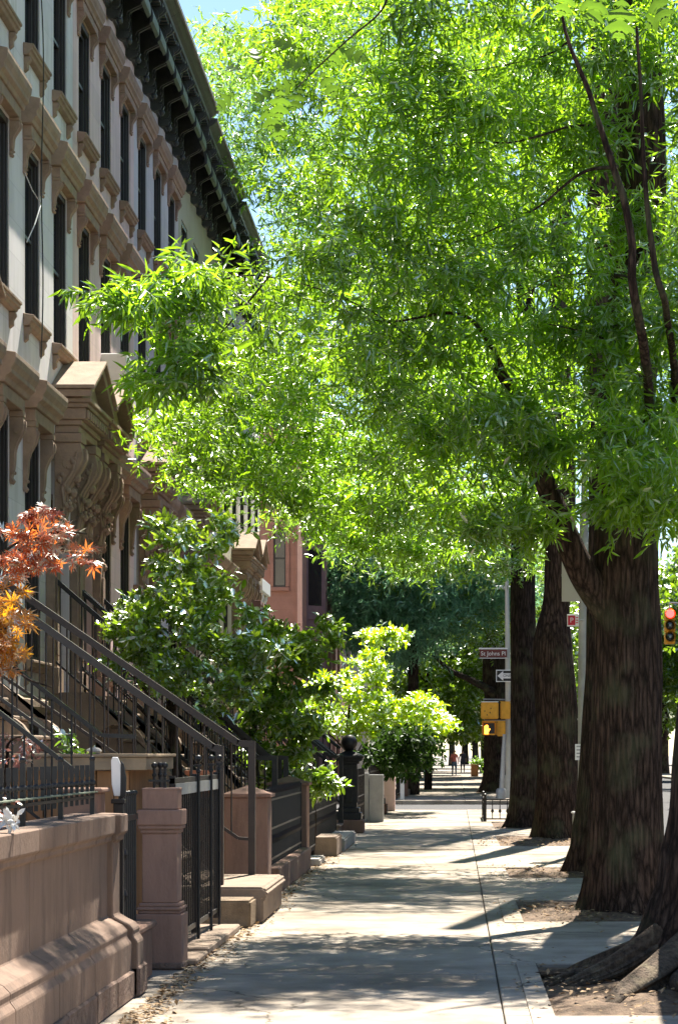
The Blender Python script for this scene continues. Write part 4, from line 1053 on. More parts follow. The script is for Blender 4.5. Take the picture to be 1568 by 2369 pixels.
# T0: nearest, mostly out of frame at right
T0 = tree('nearest street tree at the right edge, with great mossy roots spreading over the soil', 2.02, 15.4)
trunk(T0, [(2.05, 15.4, -.08, .47), (2.03, 15.4, .4, .47), (2.02, 15.4, 1.0, .455), (2.02, 15.42, 1.8, .44), (2.08, 15.5, 3.0, .42), (2.25, 15.6, 5.0, .38), (2.5, 15.8, 8.0, .30), (2.7, 16, 11, .2)],
      flare=.60, fh=.46, lobes=((math.pi * 1.02, .42, 1.0), (math.pi * 1.33, .30, .8), (math.pi * 1.62, .34, 1.0), (math.pi * .72, .4, .9), (math.pi * .3, .5, .9), (0, .4, .8)), seed=2, nr=150, nz=160, ridge=.05, rfreq=10)
RT = [((1.45, 15.2, .28, .13), (1.1, 15.05, .10, .10), (.85, 14.9, .02, .065), (.68, 14.85, -.05, .04)),
      ((1.6, 15.0, .25, .15), (1.35, 14.6, .12, .12), (1.1, 14.15, .03, .08), (.95, 13.8, -.05, .04)),
      ((1.8, 14.9, .25, .16), (1.75, 14.3, .14, .12), (1.9, 13.75, .05, .08), (1.85, 13.3, -.05, .04)),
      ((1.5, 15.5, .22, .12), (1.15, 15.7, .09, .09), (.9, 15.95, 0, .05), (.8, 16.1, -.06, .03)),
      ((1.7, 14.9, .16, .09), (1.5, 14.4, .09, .08), (1.48, 13.9, .04, .05), (1.3, 13.5, -.04, .03)),
      ((2.1, 14.9, .25, .15), (2.2, 14.4, .1, .12), (2.3, 13.9, .02, .07), (2.3, 13.5, -.05, .04))]
random.seed(21)
for k in range(9):
    a = R(150 + 22 * k + random.uniform(-8, 8)); d0 = .55; pts = []
    for j in range(5):
        rr_ = d0 + j * random.uniform(.16, .26); a += random.uniform(-.22, .22)
        pts.append((2.02 + rr_ * math.cos(a), 15.4 + rr_ * math.sin(a) * 1.15, (.14, .07, .035, .02, -.04)[j] + random.uniform(-.01, .015), (.075, .06, .045, .032, .02)[j]))
    RT.append(tuple(pts))
for k, r in enumerate(RT): trunk(T0, [(a[0], a[1], a[2], a[3] * .9) for a in r], 'root', nr=44, nz=80, ridge=.16, lump=.8, rfreq=7, seed=60 + k, mat=surface('mossy root bark %d' % k, (.085, .058, .038), .7, 22, bump=1, bscale=45, stain=(.24, .20, .12), stain_scale=9, stain_amt=.75) if k == 0 else bpy.data.materials['mossy root bark 0'])
# T1
T1 = tree('big dark trunk at right that throws off a thick limb to the left', 1.70, 21.7)
trunk(T1, [(1.70, 21.7, -.08, .43), (1.69, 21.7, .4, .40), (1.70, 21.7, 1.2, .365), (1.72, 21.7, 2.6, .35), (1.70, 21.7, 3.4, .33), (1.72, 21.75, 5, .28), (1.84, 21.8, 6.8, .26), (1.86, 21.8, 8, .24), (1.80, 21.9, 9.5, .2), (1.7, 22, 12, .12)],
      flare=.10, fh=.3, lobes=((math.pi, .4, 1), (math.pi * 1.5, .4, .9), (0, .5, 1)), seed=11, nr=120, nz=220, rfreq=9)
trunk(T1, [sp(1425, 1440, 21.65, .17), sp(1388, 1385, 21.6, .165), sp(1345, 1320, 21.5, .145), sp(1300, 1215, 21.4, .125), sp(1262, 1120, 21.3, .105), sp(1235, 1050, 21.1, .09), sp(1210, 950, 20.9, .075), sp(1150, 850, 20.6, .05)], 'limb', nr=40, nz=60, ridge=.06, seed=5)
branch(T1, [sp(1262, 1190, 21.3, .055), sp(1285, 1215, 21.35, .09), sp(1300, 1230, 21.4, .07)], 'stub', n=10)
for i, (b, nn) in enumerate((
    ([sp(1450, 1150, 21.6, .07), sp(1495, 1010, 20.4, .052), sp(1500, 900, 19.3, .046), sp(1482, 760, 18.5, .042), sp(1462, 640, 18.3, .038), sp(1460, 550, 18.3, .034), sp(1440, 450, 18.3, .032), sp(1400, 330, 18.3, .027), sp(1360, 205, 18.3, .022), sp(1312, 90, 18.3, .016), sp(1296, 10, 18.3, .010)], 'branch'),
    ([sp(1540, 1080, 21.6, .05), sp(1560, 900, 20.2, .04), sp(1548, 760, 18.9, .032), sp(1535, 690, 18.3, .03), sp(1512, 610, 18.3, .028), sp(1500, 500, 18.3, .024), sp(1488, 380, 18.3, .02), sp(1480, 200, 18.3, .017), sp(1472, 60, 18.3, .012)], 'branch'),
    ([sp(1450, 290, 21.7, .03), sp(1400, 290, 20.6, .014), sp(1330, 290, 20.2, .012), sp(1200, 325, 19.9, .010), sp(1100, 330, 19.8, .007), sp(980, 345, 19.6, .004)], 'twig'),
    ([sp(1430, 385, 20, .022), sp(1345, 400, 19.9, .015), sp(1240, 480, 19.8, .010), sp(1130, 535, 19.7, .006), sp(1050, 560, 19.6, .004)], 'twig'),
    ([sp(1318, 95, 20, .012), sp(1250, 130, 19.9, .008), sp(1100, 160, 19.7, .005), sp(1000, 165, 19.6, .003)], 'twig'),
    ([sp(1464, 640, 20, .016), sp(1390, 632, 19.9, .009), sp(1290, 640, 19.7, .006), sp(1180, 700, 19.6, .004)], 'twig'),
    ([sp(1482, 800, 20, .02), sp(1420, 790, 19.9, .012), sp(1350, 765, 19.8, .008), sp(1270, 750, 19.6, .005)], 'twig'),
    ([sp(1468, 620, 20, .02), sp(1490, 590, 20.1, .018), sp(1515, 560, 20.2, .012)], 'twig'),
    ([sp(1235, 1050, 21.1, .03), sp(1150, 1000, 21.6, .02), sp(1020, 900, 22, .014), sp(900, 740, 22, .010), sp(700, 690, 21, .006), sp(560, 650, 20, .004)], 'branch'),
    ([sp(1210, 950, 20.9, .04), sp(1090, 740, 20.4, .02), sp(930, 742, 19.8, .01), sp(860, 740, 19.6, .006)], 'branch'))):
    branch(T1, b, nn)
# T1b hidden behind T1, T2, T3, T4 and so on
T1b = tree('trunk almost hidden behind the big forked trunk, its left root flare showing', 1.92, 28.4)
trunk(T1b, [(1.92, 28.4, -.1, .36), (1.92, 28.4, 1, .32), (2.0, 28.4, 4, .28), (1.95, 28.5, 8, .24), (1.9, 28.5, 14, .14)], flare=.18, fh=.5, lobes=((math.pi, .35, 1), (math.pi * 1.4, .4, .8)), seed=21, nr=80, nz=90)
T2 = tree('knobbly trunk just left of the grey lamp post', 1.88, 40)
trunk(T2, [(1.90, 40, -.1, .42), (1.88, 40, 1, .40), (1.84, 40, 2.6, .40), (1.78, 40, 3.6, .37), (1.84, 40, 4.3, .26), (1.90, 40, 5.0, .27), (1.95, 40, 8, .26), (1.9, 40, 14, .16)], flare=.14, fh=.3, lobes=((math.pi, .4, 1), (math.pi * 1.5, .4, 1)), seed=31, nr=80, nz=110, lump=.10)
T3 = tree('straight slim dark trunk left of the knobbly one, beside the iron tree guard', 1.42, 46)
trunk(T3, [(1.47, 46, -.1, .34), (1.46, 46, .6, .31), (1.44, 46, 2.5, .29), (1.41, 46, 5, .27), (1.45, 46, 9, .24), (1.5, 46, 15, .14)], mat=M['bark2'], flare=.16, fh=.3, lobes=((math.pi, .4, 1), (math.pi * 1.4, .3, 1)), seed=41, nr=72, nz=90)
T4 = tree('wide dark trunk behind the street signs and walk signals', 1.68, 86)
trunk(T4, [(1.66, 86, -.1, .62), (1.64, 86, 1, .54), (1.62, 86, 3.4, .50), (1.55, 86, 5.0, .52), (1.68, 86, 7.5, .42), (1.75, 86, 12, .34), (1.7, 86, 18, .2)], mat=M['bark2'], flare=.25, fh=.5, lobes=((math.pi, .4, 1),), seed=51, nr=64, nz=90, lump=.09)
branch(T4, [sp(1150, 1610, 86, .22), sp(1120, 1590, 85, .16), sp(1085, 1572, 84, .13), sp(1040, 1550, 83, .09), sp(1000, 1515, 82, .05)], 'limb', mat=M['bark2'])

# ---- crowns
big = [(0, 0), (0, 0)]
holeT = [[(1415, 150), (1555, 150), (1555, 400), (1430, 400)]]
def crown_at(parent, poly, y0, y1, ncl, per, rad, L, shape='narrow', mat='leaf_oak', leaves=10, hole=None, **kw):
    c = poly_points(poly, ncl, y0, y1, hole); p = clumped(c, per, rad, kw.pop('flat', .42))
    if hole:
        px = CX + F * p[:, 0] / p[:, 1]; py = CY - F * (p[:, 2] - EYE) / p[:, 1]
    return sprigs(p, leaves, L, shape, mat=M[mat], parent=parent, name='crown', **kw)
# right hand big crown, layered
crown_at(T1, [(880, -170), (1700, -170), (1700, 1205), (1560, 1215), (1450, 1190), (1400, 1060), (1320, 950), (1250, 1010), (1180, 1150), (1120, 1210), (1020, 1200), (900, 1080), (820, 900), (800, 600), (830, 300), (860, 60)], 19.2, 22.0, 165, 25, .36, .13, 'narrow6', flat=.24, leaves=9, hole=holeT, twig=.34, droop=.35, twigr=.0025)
# scattered low bright tufts at the crown's underside
crown_at(T1, [(1075, 1215), (1130, 1160), (1240, 1160), (1270, 1180), (1230, 1225), (1110, 1250)], 19.6, 20.3, 9, 12, .16, .13, 'narrow6', leaves=11, twig=.22, droop=.3, twigr=.002)
crown_at(T1, [(1410, 1140), (1500, 1120), (1530, 1180), (1500, 1225), (1420, 1215)], 19.4, 20.2, 6, 12, .15, .14, 'narrow6', leaves=11, twig=.22, droop=.3, twigr=.002)
# long near branch reaching left across the facade
NB = [([sp(1100, 900, 21.50, .010), sp(860, 720, 19.50, .007), sp(620, 640, 18.60, .006), sp(480, 650, 17.80, .009), sp(330, 640, 17.50, .006), sp(200, 690, 17.30, .003)], 'branch'),
      ([sp(620, 640, 18.20, .01), sp(520, 760, 18.00, .007), sp(420, 850, 17.70, .004), sp(345, 890, 17.60, .002)], 'branch'),
      ([sp(480, 650, 17.80, .008), sp(420, 700, 17.60, .005), sp(330, 760, 17.50, .003)], 'twig')]
for b, nn in NB: branch(T1, b, nn)
crown_at(T1, [(160, 725), (215, 655), (330, 612), (480, 612), (520, 690), (500, 800), (450, 800), (380, 740), (300, 720), (220, 690)], 17.3, 18.2, 24, 10, .16, .13, 'narrow6', leaves=9, twig=.2, droop=.5, twigr=.002)
crown_at(T1, [(165, 720), (215, 660), (300, 640), (300, 700), (230, 700)], 17.3, 17.8, 5, 8, .12, .13, 'narrow6', leaves=9, twig=.2, droop=.4, twigr=.002)
crown_at(T1, [(310, 930), (330, 850), (380, 790), (470, 790), (520, 860), (440, 900), (370, 900)], 17.2, 17.9, 11, 8, .14, .135, 'narrow6', leaves=9, twig=.2, droop=.5, twigr=.002)
crown_at(T1, [(500, 640), (700, 560), (900, 500), (900, 900), (760, 850), (560, 900), (500, 800)], 18.0, 19.2, 10, 12, .2, .115, 'narrow6', leaves=9, twig=.2, droop=.5, twigr=.002)
crown_at(T1, [(250, -240), (1700, -240), (1700, -760), (250, -760)], 20.5, 27.5, 66, 18, .95, .13, leaves=9, twig=.34, droop=.35)  # leaves added above the frame to dapple the pavement with fine shade
crown_at(T1, [(640, -330), (880, -330), (880, -560), (640, -560)], 16.5, 19.5, 16, 26, .36, .13, leaves=10, twig=.34, droop=.35)  # unseen leaf cluster, added only to shade the near left branch
crown_at(T4, [(860, 1270), (1180, 1230), (1180, 1480), (1060, 1500), (1000, 1400), (900, 1380)], 77.5, 79.5, 26, 20, .6, .20, 'narrow', 'leaf_dark', leaves=9, twig=.5)
crown_at(T1, [(1160, 940), (1260, 940), (1330, 1010), (1280, 1060), (1180, 1040)], 19.8, 20.8, 9, 18, .2, .13, 'narrow6', leaves=10, twig=.26, droop=.35, twigr=.002)
# T2 crown: middle mass
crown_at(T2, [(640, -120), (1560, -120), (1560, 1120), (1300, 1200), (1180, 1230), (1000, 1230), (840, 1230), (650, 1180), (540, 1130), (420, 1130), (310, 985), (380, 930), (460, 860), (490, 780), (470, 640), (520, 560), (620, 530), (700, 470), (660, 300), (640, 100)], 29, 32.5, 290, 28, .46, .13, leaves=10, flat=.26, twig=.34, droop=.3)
crown_at(T1, [(1120, 860), (1330, 900), (1400, 760), (1568, 700), (1640, 1000), (1568, 1180), (1460, 1170), (1390, 1030), (1280, 960), (1140, 1060)], 18.9, 20.3, 20, 22, .24, .13, leaves=11, twig=.34, droop=.35, twigr=.0025)
crown_at(T2, [(310, 985), (380, 925), (470, 870), (500, 760), (620, 800), (860, 860), (1000, 1000), (1100, 1290), (900, 1290), (760, 1230), (640, 1190), (540, 1150), (470, 1120), (400, 1130), (430, 1060), (350, 1010)], 31.4, 33.2, 80, 28, .30, .12, leaves=10, flat=.28, twig=.28, droop=.2, updir=1.2)
# T3 crown: behind, its left edge against the sky and the black cornice
crown_at(T3, [(700, -120), (690, 30), (640, 60), (560, 75), (500, 45), (450, 60), (485, 190), (505, 290), (530, 400), (600, 410), (570, 490), (650, 600), (650, 1240), (900, 1330), (1250, 1300), (1250, -120)], 44, 51, 330, 27, .68, .18, 'narrow', 'leaf_far', leaves=9, twig=.45, droop=.25)
crown_at(T3, [(650, -60), (720, -60), (720, 60), (660, 60)], 44, 50, 12, 20, .5, .17, leaves=9, twig=.4, mat='leaf_far')
# far trees beyond the side street
crown_at(T4, [(760, 1240), (1300, 1150), (1300, 1330), (1180, 1480), (1120, 1480), (1100, 1400), (1000, 1330), (860, 1300)], 80, 95, 90, 26, 1.0, .26, 'narrow', 'leaf_dark', leaves=9, twig=.6)
def side_tree(label, x, y, r, h, poly, y0, y1, ncl, per, rad, L, shape, mat, leaves=9, name='leafy_tree', group=None, **kw):
    t = thing(name, label, 'tree', (x, y, 0), group)
    trunk(t, [(x, y, -.1, r * 1.2), (x + .05, y, h * .4, r), (x - .05, y, h * .75, r * .7), (x, y, h, r * .4)], mat=M['bark2'], nr=32, nz=40, seed=x * 7)
    for k in range(5):
        a = k * 1.3 + x
        branch(t, [(x, y, h * (.55 + .08 * k), r * .4), (x + math.cos(a) * h * .15, y + math.sin(a) * .6, h * (.7 + .08 * k), r * .25), (x + math.cos(a) * h * .28, y + math.sin(a), h * (.8 + .08 * k), r * .1)], mat=M['bark2'], n=6, seg=10)
    crown_at(t, poly, y0, y1, ncl, per, rad, L, shape, mat, leaves=leaves, **kw); return t
# left yard bushes
side_tree('glossy green holly like small tree standing in front of the brown doorways', -3.55, 27.3, .07, 3.0,
          [(285, 1310), (330, 1240), (385, 1175), (430, 1215), (520, 1205), (545, 1250), (500, 1290), (540, 1330), (560, 1370), (590, 1440), (650, 1440), (640, 1560), (600, 1680), (560, 1700), (480, 1640), (400, 1600), (300, 1550), (240, 1520), (190, 1450), (270, 1420), (330, 1410), (300, 1350)], 25.6, 28.2, 82, 17, .12, .11, 'broad', 'leaf_bush', leaves=8, name='holly_tree', twig=.16, droop=0.0, flat=.5, updir=1.6)
side_tree('dark leafy shrub hanging over the two broad brown piers', -2.9, 31.5, .06, 2.2,
          [(560, 1560), (620, 1440), (700, 1450), (765, 1440), (780, 1500), (750, 1600), (740, 1700), (745, 1800), (690, 1830), (640, 1815), (600, 1800), (585, 1740), (560, 1690)], 30.4, 32.4, 48, 20, .18, .12, 'broad', 'leaf_dark', leaves=8, name='leafy_shrub', twig=.18, droop=.15, flat=.6, updir=1.3)
S2 = side_tree('bright green spray of leaves dangling over the iron fence past the brown piers', -2.2, 33.0, .03, 1.6,
          [(700, 1790), (740, 1775), (760, 1800), (745, 1850), (725, 1840)], 31.8, 32.4, 7, 9, .1, .12, 'narrow6', 'leaf_bush', leaves=8, name='leafy_shrub', twig=.15)
S2['category'] = 'shrub'
YM = side_tree('golden yellow leaved maple arching over the pavement', -2.9, 59, .09, 2.8,
          [(690, 1590), (740, 1530), (790, 1480), (850, 1455), (900, 1450), (955, 1468), (915, 1485), (870, 1500), (880, 1560), (860, 1600), (930, 1615), (980, 1600), (1010, 1650), (1040, 1685), (1000, 1695), (950, 1680), (900, 1680), (870, 1720), (840, 1745), (800, 1720), (760, 1680), (720, 1640)], 57.5, 61, 44, 18, .22, .15, 'diamond', 'leaf_yellow', leaves=8, name='yellow_maple', twig=.22, droop=0.0, flat=.2, updir=1.8)
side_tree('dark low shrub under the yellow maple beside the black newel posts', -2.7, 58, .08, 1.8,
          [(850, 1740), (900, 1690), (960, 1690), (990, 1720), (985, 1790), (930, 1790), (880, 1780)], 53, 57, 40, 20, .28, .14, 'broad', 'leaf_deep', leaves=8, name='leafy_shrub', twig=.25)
crown_at(YM, [(850, 1620), (930, 1610), (985, 1605), (1015, 1650), (1045, 1688), (1000, 1700), (940, 1690), (880, 1690)], 56.5, 59.5, 34, 17, .20, .14, 'diamond', 'leaf_yellow', leaves=8, twig=.2, droop=0.0, flat=.2, updir=1.8)
crown_at(YM, [(860, 1500), (880, 1462), (960, 1468), (920, 1492)], 57, 59, 8, 14, .16, .14, 'diamond', 'leaf_yellow', leaves=8, twig=.2, droop=0.0, flat=.2, updir=1.8)
# conifer
CO = thing('blue_spruce', 'dark blue green spruce filling the gap beyond the side street', 'tree', (-1.6, 81, 0))
trunk(CO, [(-1.6, 81, -.1, .25), (-1.6, 81, 6, .18), (-1.6, 81, 11, .06)], mat=M['bark2'], nr=24, nz=30)
crown_at(CO, [(770, 1290), (790, 1180), (1180, 1150), (1185, 1370), (1100, 1400), (1030, 1450), (960, 1500), (900, 1520), (850, 1500), (770, 1440)], 78, 84, 320, 24, 1.0, .26, 'needle', 'leaf_spruce', leaves=12, twig=.7, droop=.5, flat=.3)
side_tree('mid green leafy tree behind the yellow maple, over the far pavement', -1.2, 92, .15, 5,
          [(880, 1560), (930, 1500), (1010, 1440), (1100, 1380), (1180, 1370), (1180, 1560), (1130, 1640), (1125, 1690), (1070, 1685), (1010, 1680), (960, 1690), (900, 1700)], 90, 98, 150, 24, .75, .22, 'diamond', 'leaf_dark', leaves=9, twig=.4)
# backdrop trees down the street on both sides and across the road
FT = []
def far_tree(label, x, y, h, rx, seedk, base=3.0):
    t = thing('street_tree', label, 'tree', (x, y, 0), 'distant street trees')
    trunk(t, [(x, y, -.1, .42), (x, y, 2, .34), (x + .2, y, h * .5, .26), (x, y, h * .9, .1)], mat=M['bark2'], nr=24, nz=30, seed=seedk)
    n = 230; d = norm(RNG.normal(size=(n, 3))) * (RNG.random((n, 1)) ** .45)
    c = d * np.array([rx, rx, (h - base) / 2]) + np.array([x, y, base + (h - base) / 2])
    sprigs(clumped(c, 22, 1.0, .5), 9, .30, 'diamond', mat=M['leaf_dark'], parent=t, name='crown', twig=.6)
    return t
proto = far_tree('first of the distant trees on the left pavement side', -2.5, 128, 15, 4.5, 3)
spots = [(2.2, 112, 'distant tree on the kerb side, first past the signals'), (-3.2, 150, 'distant tree on the left, second in line'), (2.3, 138, 'distant kerb side tree, second past the signals'), (-3.0, 178, 'distant tree on the left, third in line'), (2.2, 168, 'distant kerb side tree, third past the signals'),
         (1.8, 205, 'faraway tree closing the right of the vista'), (-3.5, 215, 'faraway tree closing the left of the vista'), (-.5, 255, 'farthest tree at the end of the pavement'),
         (15.5, 60, 'tree across the road, nearest of its row'), (15.2, 82, 'tree across the road, second of its row'), (15.6, 104, 'tree across the road, third of its row'), (15.3, 130, 'tree across the road, fourth of its row'), (15.3, 160, 'tree across the road, fifth of its row'), (15, 200, 'tree across the road, sixth of its row')]
ords = ('first', 'second', 'third', 'fourth', 'fifth', 'sixth', 'seventh', 'eighth', 'ninth', 'tenth', 'eleventh', 'twelfth')
for k in range(12): spots.append((-34 + 6.6 * k + (k % 3) * 1.1, 285 + 9 * (k % 2), 'tree of the far row closing the street end, %s from the left' % ords[k]))
for x, y, lb in spots:
    c = copy_tree(proto); c.location = (x, y, 0); c.rotation_euler.z = random.uniform(0, 6.28); s = random.uniform(.85, 1.15) * (1.5 if y > 280 else 1); c.scale = (s, s, s); c['label'] = lb

# red japanese maple in the near yard
RM = thing('red_maple', 'red and orange leaved japanese maple at the left edge', 'tree', (-3.9, 15.6, 0))
trunk(RM, [(-3.9, 15.6, -.05, .07), (-3.85, 15.5, 1.2, .055), (-3.75, 15.3, 2.4, .04), (-3.6, 15.2, 3.0, .02)], mat=M['bark2'], nr=20, nz=30)
for b in ([sp(-40, 1420, 15.2, .03), sp(20, 1300, 15, .02), sp(110, 1235, 14.8, .012), sp(200, 1235, 14.6, .006)], [sp(-40, 1420, 15.2, .02), sp(0, 1290, 15, .012), sp(60, 1240, 14.9, .006), sp(90, 1190, 14.8, .003)],
          [sp(-40, 1420, 15.2, .03), sp(-5, 1480, 14.8, .015), sp(50, 1560, 14.5, .008), sp(120, 1590, 14.3, .004)]):
    branch(RM, b, mat=M['bark2'])
crown_at(RM, [(-90, 1260), (0, 1225), (60, 1240), (120, 1215), (160, 1195), (205, 1215), (245, 1245), (280, 1285), (205, 1300), (150, 1320), (90, 1330), (40, 1320), (0, 1370), (-90, 1400)], 14.2, 15.0, 34, 6, .085, .068, 'palm', 'leaf_red', leaves=4, twig=.08, droop=.1, flat=.35, updir=1.6, twigr=.001)
crown_at(RM, [(30, 1185), (90, 1168), (110, 1180), (40, 1195)], 14.6, 14.9, 4, 8, .05, .05, 'palm', 'leaf_red', leaves=4, twig=.06, flat=.2, updir=1.6)
crown_at(RM, [(-90, 1340), (30, 1370), (50, 1450), (40, 1540), (80, 1560), (155, 1575), (160, 1610), (100, 1620), (40, 1590), (-20, 1560), (-90, 1560)], 13.9, 14.4, 21, 6, .08, .072, 'palm', 'leaf_orange', leaves=4, twig=.08, droop=.3, flat=.5, updir=1.0)
RP = thing('reddish_shrub', 'small pinkish leaved shrub trailing over the wooden box at the left edge', 'shrub', (-3.3, 15.2, 0))
branch(RP, [(-3.4, 15.4, 0, .02), sp(10, 1800, 15.3, .015), sp(20, 1720, 15.1, .008), sp(70, 1700, 15, .004)], 'stem')
crown_at(RP, [(-60, 1660), (15, 1670), (25, 1720), (70, 1700), (90, 1720), (60, 1760), (40, 1800), (0, 1760), (-60, 1760)], 14.7, 15.3, 12, 7, .06, .035, 'diamond', 'leaf_pinkish', leaves=5, twig=.05)
PP = thing('potted_plant', 'small bright green plant on the wooden lid', 'plant', wp(160, 1760, 15.9))
crown_at(PP, [(135, 1690), (150, 1690), (170, 1740), (165, 1760), (140, 1760)], 16.1, 16.4, 4, 6, .03, .07, 'broad', 'leaf_pin', leaves=4, twig=.05)
crown_at(PP, [(185, 1725), (200, 1725), (212, 1758), (190, 1760)], 16.1, 16.4, 3, 6, .025, .06, 'broad', 'leaf_pin', leaves=4, twig=.05)
FL = thing('flowering_plant', 'white and magenta flowering plant spilling over the garden wall coping at left', 'plant', (-2.45, 11.3, 1.1))
crown_at(FL, [(-40, 1850), (15, 1845), (40, 1880), (45, 1900), (0, 1905), (-40, 1905)], 10.9, 11.6, 4, 6, .04, .04, 'diamond', 'leaf_pinkish', leaves=4, twig=.04)
crown_at(FL, [(-40, 1860), (30, 1860), (50, 1895), (0, 1915), (-40, 1915)], 10.8, 11.3, 5, 6, .04, .05, 'broad', 'white_paint', leaves=4, twig=.04)

# close pin oak twig hanging in at the top
PO = thing('oak_twig', 'close hanging oak twig with large lobed leaves at the top of the view', 'twig', wp(800, 60, 7.2))
def oak_leaf(parent, px, py, y, L, ang, tilt, roll):
    b = wp(px, py, y); d = Vector((math.cos(ang), tilt, -math.sin(ang))).normalized()
    u = Vector((math.sin(roll) * .6, -1, math.cos(roll) * .5)).normalized()
    blades('oak_leaf', np.array([b]), np.array([d]), np.array([u]), np.array([L * .82]), 'pinoak', M['leaf_pin'], parent)
branch(PO, [sp(905, -40, 7.2, .004), sp(880, 25, 7.2, .0035), sp(810, 85, 7.2, .003), sp(740, 150, 7.2, .0025), sp(690, 200, 7.2, .002)], 'stem', wob=.003)
for (px, py, L, an, tl, ro) in ((720, 150, .13, 190, .3, .3), (690, 190, .12, 165, .2, .8), (640, 205, .11, 150, -.2, -.4), (650, 200, .13, 95, .2, .1), (610, 235, .12, 75, .4, .6), (700, 200, .13, 110, -.3, -.3), (740, 160, .13, 60, .2, .5), (560, 160, .09, 200, .6, 1.0), (600, 150, .10, 250, .5, .9), (545, 210, .11, 140, .3, .2), (640, 260, .12, 85, .1, -.3), (780, 110, .13, 20, .2, .2), (800, 90, .13, 120, .2, -.2), (545, 85, .05, 60, .2, 0), (690, 110, .12, 200, .3, .1)):
    oak_leaf(PO, px, py, 7.2 + random.uniform(-.15, .15), L, R(an), tl, ro)
PO2 = thing('oak_twig', 'bright lobed oak leaves hanging in at the top right corner', 'twig', wp(1450, -20, 7.5))
branch(PO2, [sp(1300, -40, 7.5, .003), sp(1440, -10, 7.5, .003), sp(1600, -20, 7.5, .003)], 'stem', wob=.003)
for (px, py, L, an, tl, ro) in ((1440, -15, .20, 95, .1, .1), (1400, -20, .16, 115, .2, -.3), (1350, -25, .15, 70, .2, .3), (1500, -25, .17, 60, .1, .2), (1560, 20, .15, 150, .2, .3), (1320, -30, .13, 110, .2, .2)):
    oak_leaf(PO2, px, py, 7.5 + random.uniform(-.1, .1), L, R(an), tl, ro)

# fallen leaves and grit at the foot of the walls and round the pits
n = 3800
x = np.concatenate([-1.98 + np.abs(RNG.normal(0, .12, n // 2)), RNG.uniform(.4, 2.4, n // 2)]); y = np.concatenate([12.5 + 25 * RNG.random(n // 2) ** 1.5, 12.9 + RNG.normal(0, 1, n // 2) + RNG.choice([1.5, 8.5, 15.5, 25], n // 2)])
B = np.stack([x, y, np.full(n, .012) + np.where(x > .6, .03, 0)], 1)
blades('leaf_litter', B, np.stack([RNG.normal(size=n), RNG.normal(size=n), RNG.normal(size=n) * .15], 1), np.stack([RNG.normal(size=n) * .3, RNG.normal(size=n) * .3, np.ones(n)], 1), RNG.uniform(.02, .07, n), 'diamond', M['litter'], None)
struct(bpy.data.objects['leaf_litter'], 'stuff')

# ------------------------------------------------------------------ street furniture
LP = thing('lamp_post', 'grey street light pole on a square base between the two big trunks', 'lamp post', (1.97, 34.2, 0))
lx, ly = wp(1348, 0, 34.2).x, 34.2
mb = MB(); mb.prism([(lx - .16, ly - .14), (lx + .10, ly - .14), (lx + .14, ly - .06), (lx + .14, ly + .12), (lx - .16, ly + .12)], 'z', .02, .62); mb.box(lx - .18, lx + .16, ly - .16, ly + .14, .62, .66); mb.box(lx - .22, lx + .2, ly - .2, ly + .18, 0, .04)
build(mb, 'base', M['grey_paint'], LP, bevel=.015)
mb = MB(); mb.tube([(lx, ly, .66), (lx, ly, 3.0), (lx + .02, ly, 5.4)], [.085, .078, .07], 10); mb.tube([(lx + .02, ly, 5.4), (lx + .08, ly, 9.0)], [.055, .05], 10); mb.lathe([(.10, 5.36), (.10, 5.42)], (lx + .02, ly, 0), 12)
for z in (2.1, 3.05, 3.9, 4.6): mb.lathe([(.092, z), (.092, z + .03)], (lx, ly, 0), 10)
build(mb, 'pole', M['grey_paint'], LP, smooth=True)
mb = MB(); mb.tube([(lx + .08, ly, 8.9), (lx + .6, ly, 9.3), (lx + 2.0, ly, 9.4)], [.04, .035, .03], 8); mb.box(lx + 1.9, lx + 2.5, ly - .12, ly + .12, 9.32, 9.44); build(mb, 'arm', M['galv'], LP, bevel=.01)
def plate(name, label, x0, x1, z0, z1, y, mat, cat='sign', group=None, th=.012):
    o = thing(name, label, cat, ((x0 + x1) / 2, y, z0), group); mb = MB(); mb.box(x0, x1, y - th / 2, y + th / 2, z0, z1); build(mb, 'plate', mat, o, bevel=.003); return o
def px2(px, y): return (px - CX) * y / F
def pz(py, y): return EYE + (CY - py) * y / F
beige = surface('sign back beige', (.42, .38, .33), .06, 3, rough=.5, bump=0)
o = plate('sign_back', 'blank beige back of a tall sign on the street light pole, left side', px2(1299, 34), px2(1342, 34), pz(1392, 34), pz(1268, 34), 34.0, beige)
bk = MB(); bk.box(px2(1299, 34), lx, 34.007, 34.1, pz(1330, 34) - .02, pz(1330, 34) + .02); build(bk, 'bracket', M['galv'], o)
o = plate('sign_back', 'pale grey back of a smaller sign right of the street light pole', px2(1352, 34), px2(1394, 34), pz(1322, 34), pz(1256, 34), 34.02, M['galv'])
for k in range(6): 
    pass
o = plate('parking_sign', 'small white no parking sign with a red square on the street light pole', px2(1311, 34), px2(1338, 34), pz(1450, 34), pz(1422, 34), 33.95, M['white_paint'])
RED = surface('sign red', (.55, .03, .05), .05, 5, rough=.4, bump=0)
a0, a1, b0, b1 = px2(1313, 34), px2(1330, 34), pz(1447, 34), pz(1425, 34)
mb = MB(); mb.box(a0, a1, 33.94, 33.943, b0, b1); build(mb, 'red_square', RED, o)
tm = text_mesh('P', .11, M['white_paint']); place('letter', tm, o, ((a0 + a1) / 2, 33.937, (b0 + b1) / 2))
mb = MB(); 
for k in range(3): mb.box(a1 + .008, a1 + .045, 33.94, 33.943, b0 + .03 + .04 * k, b0 + .045 + .04 * k)
build(mb, 'lettering', RED, o)
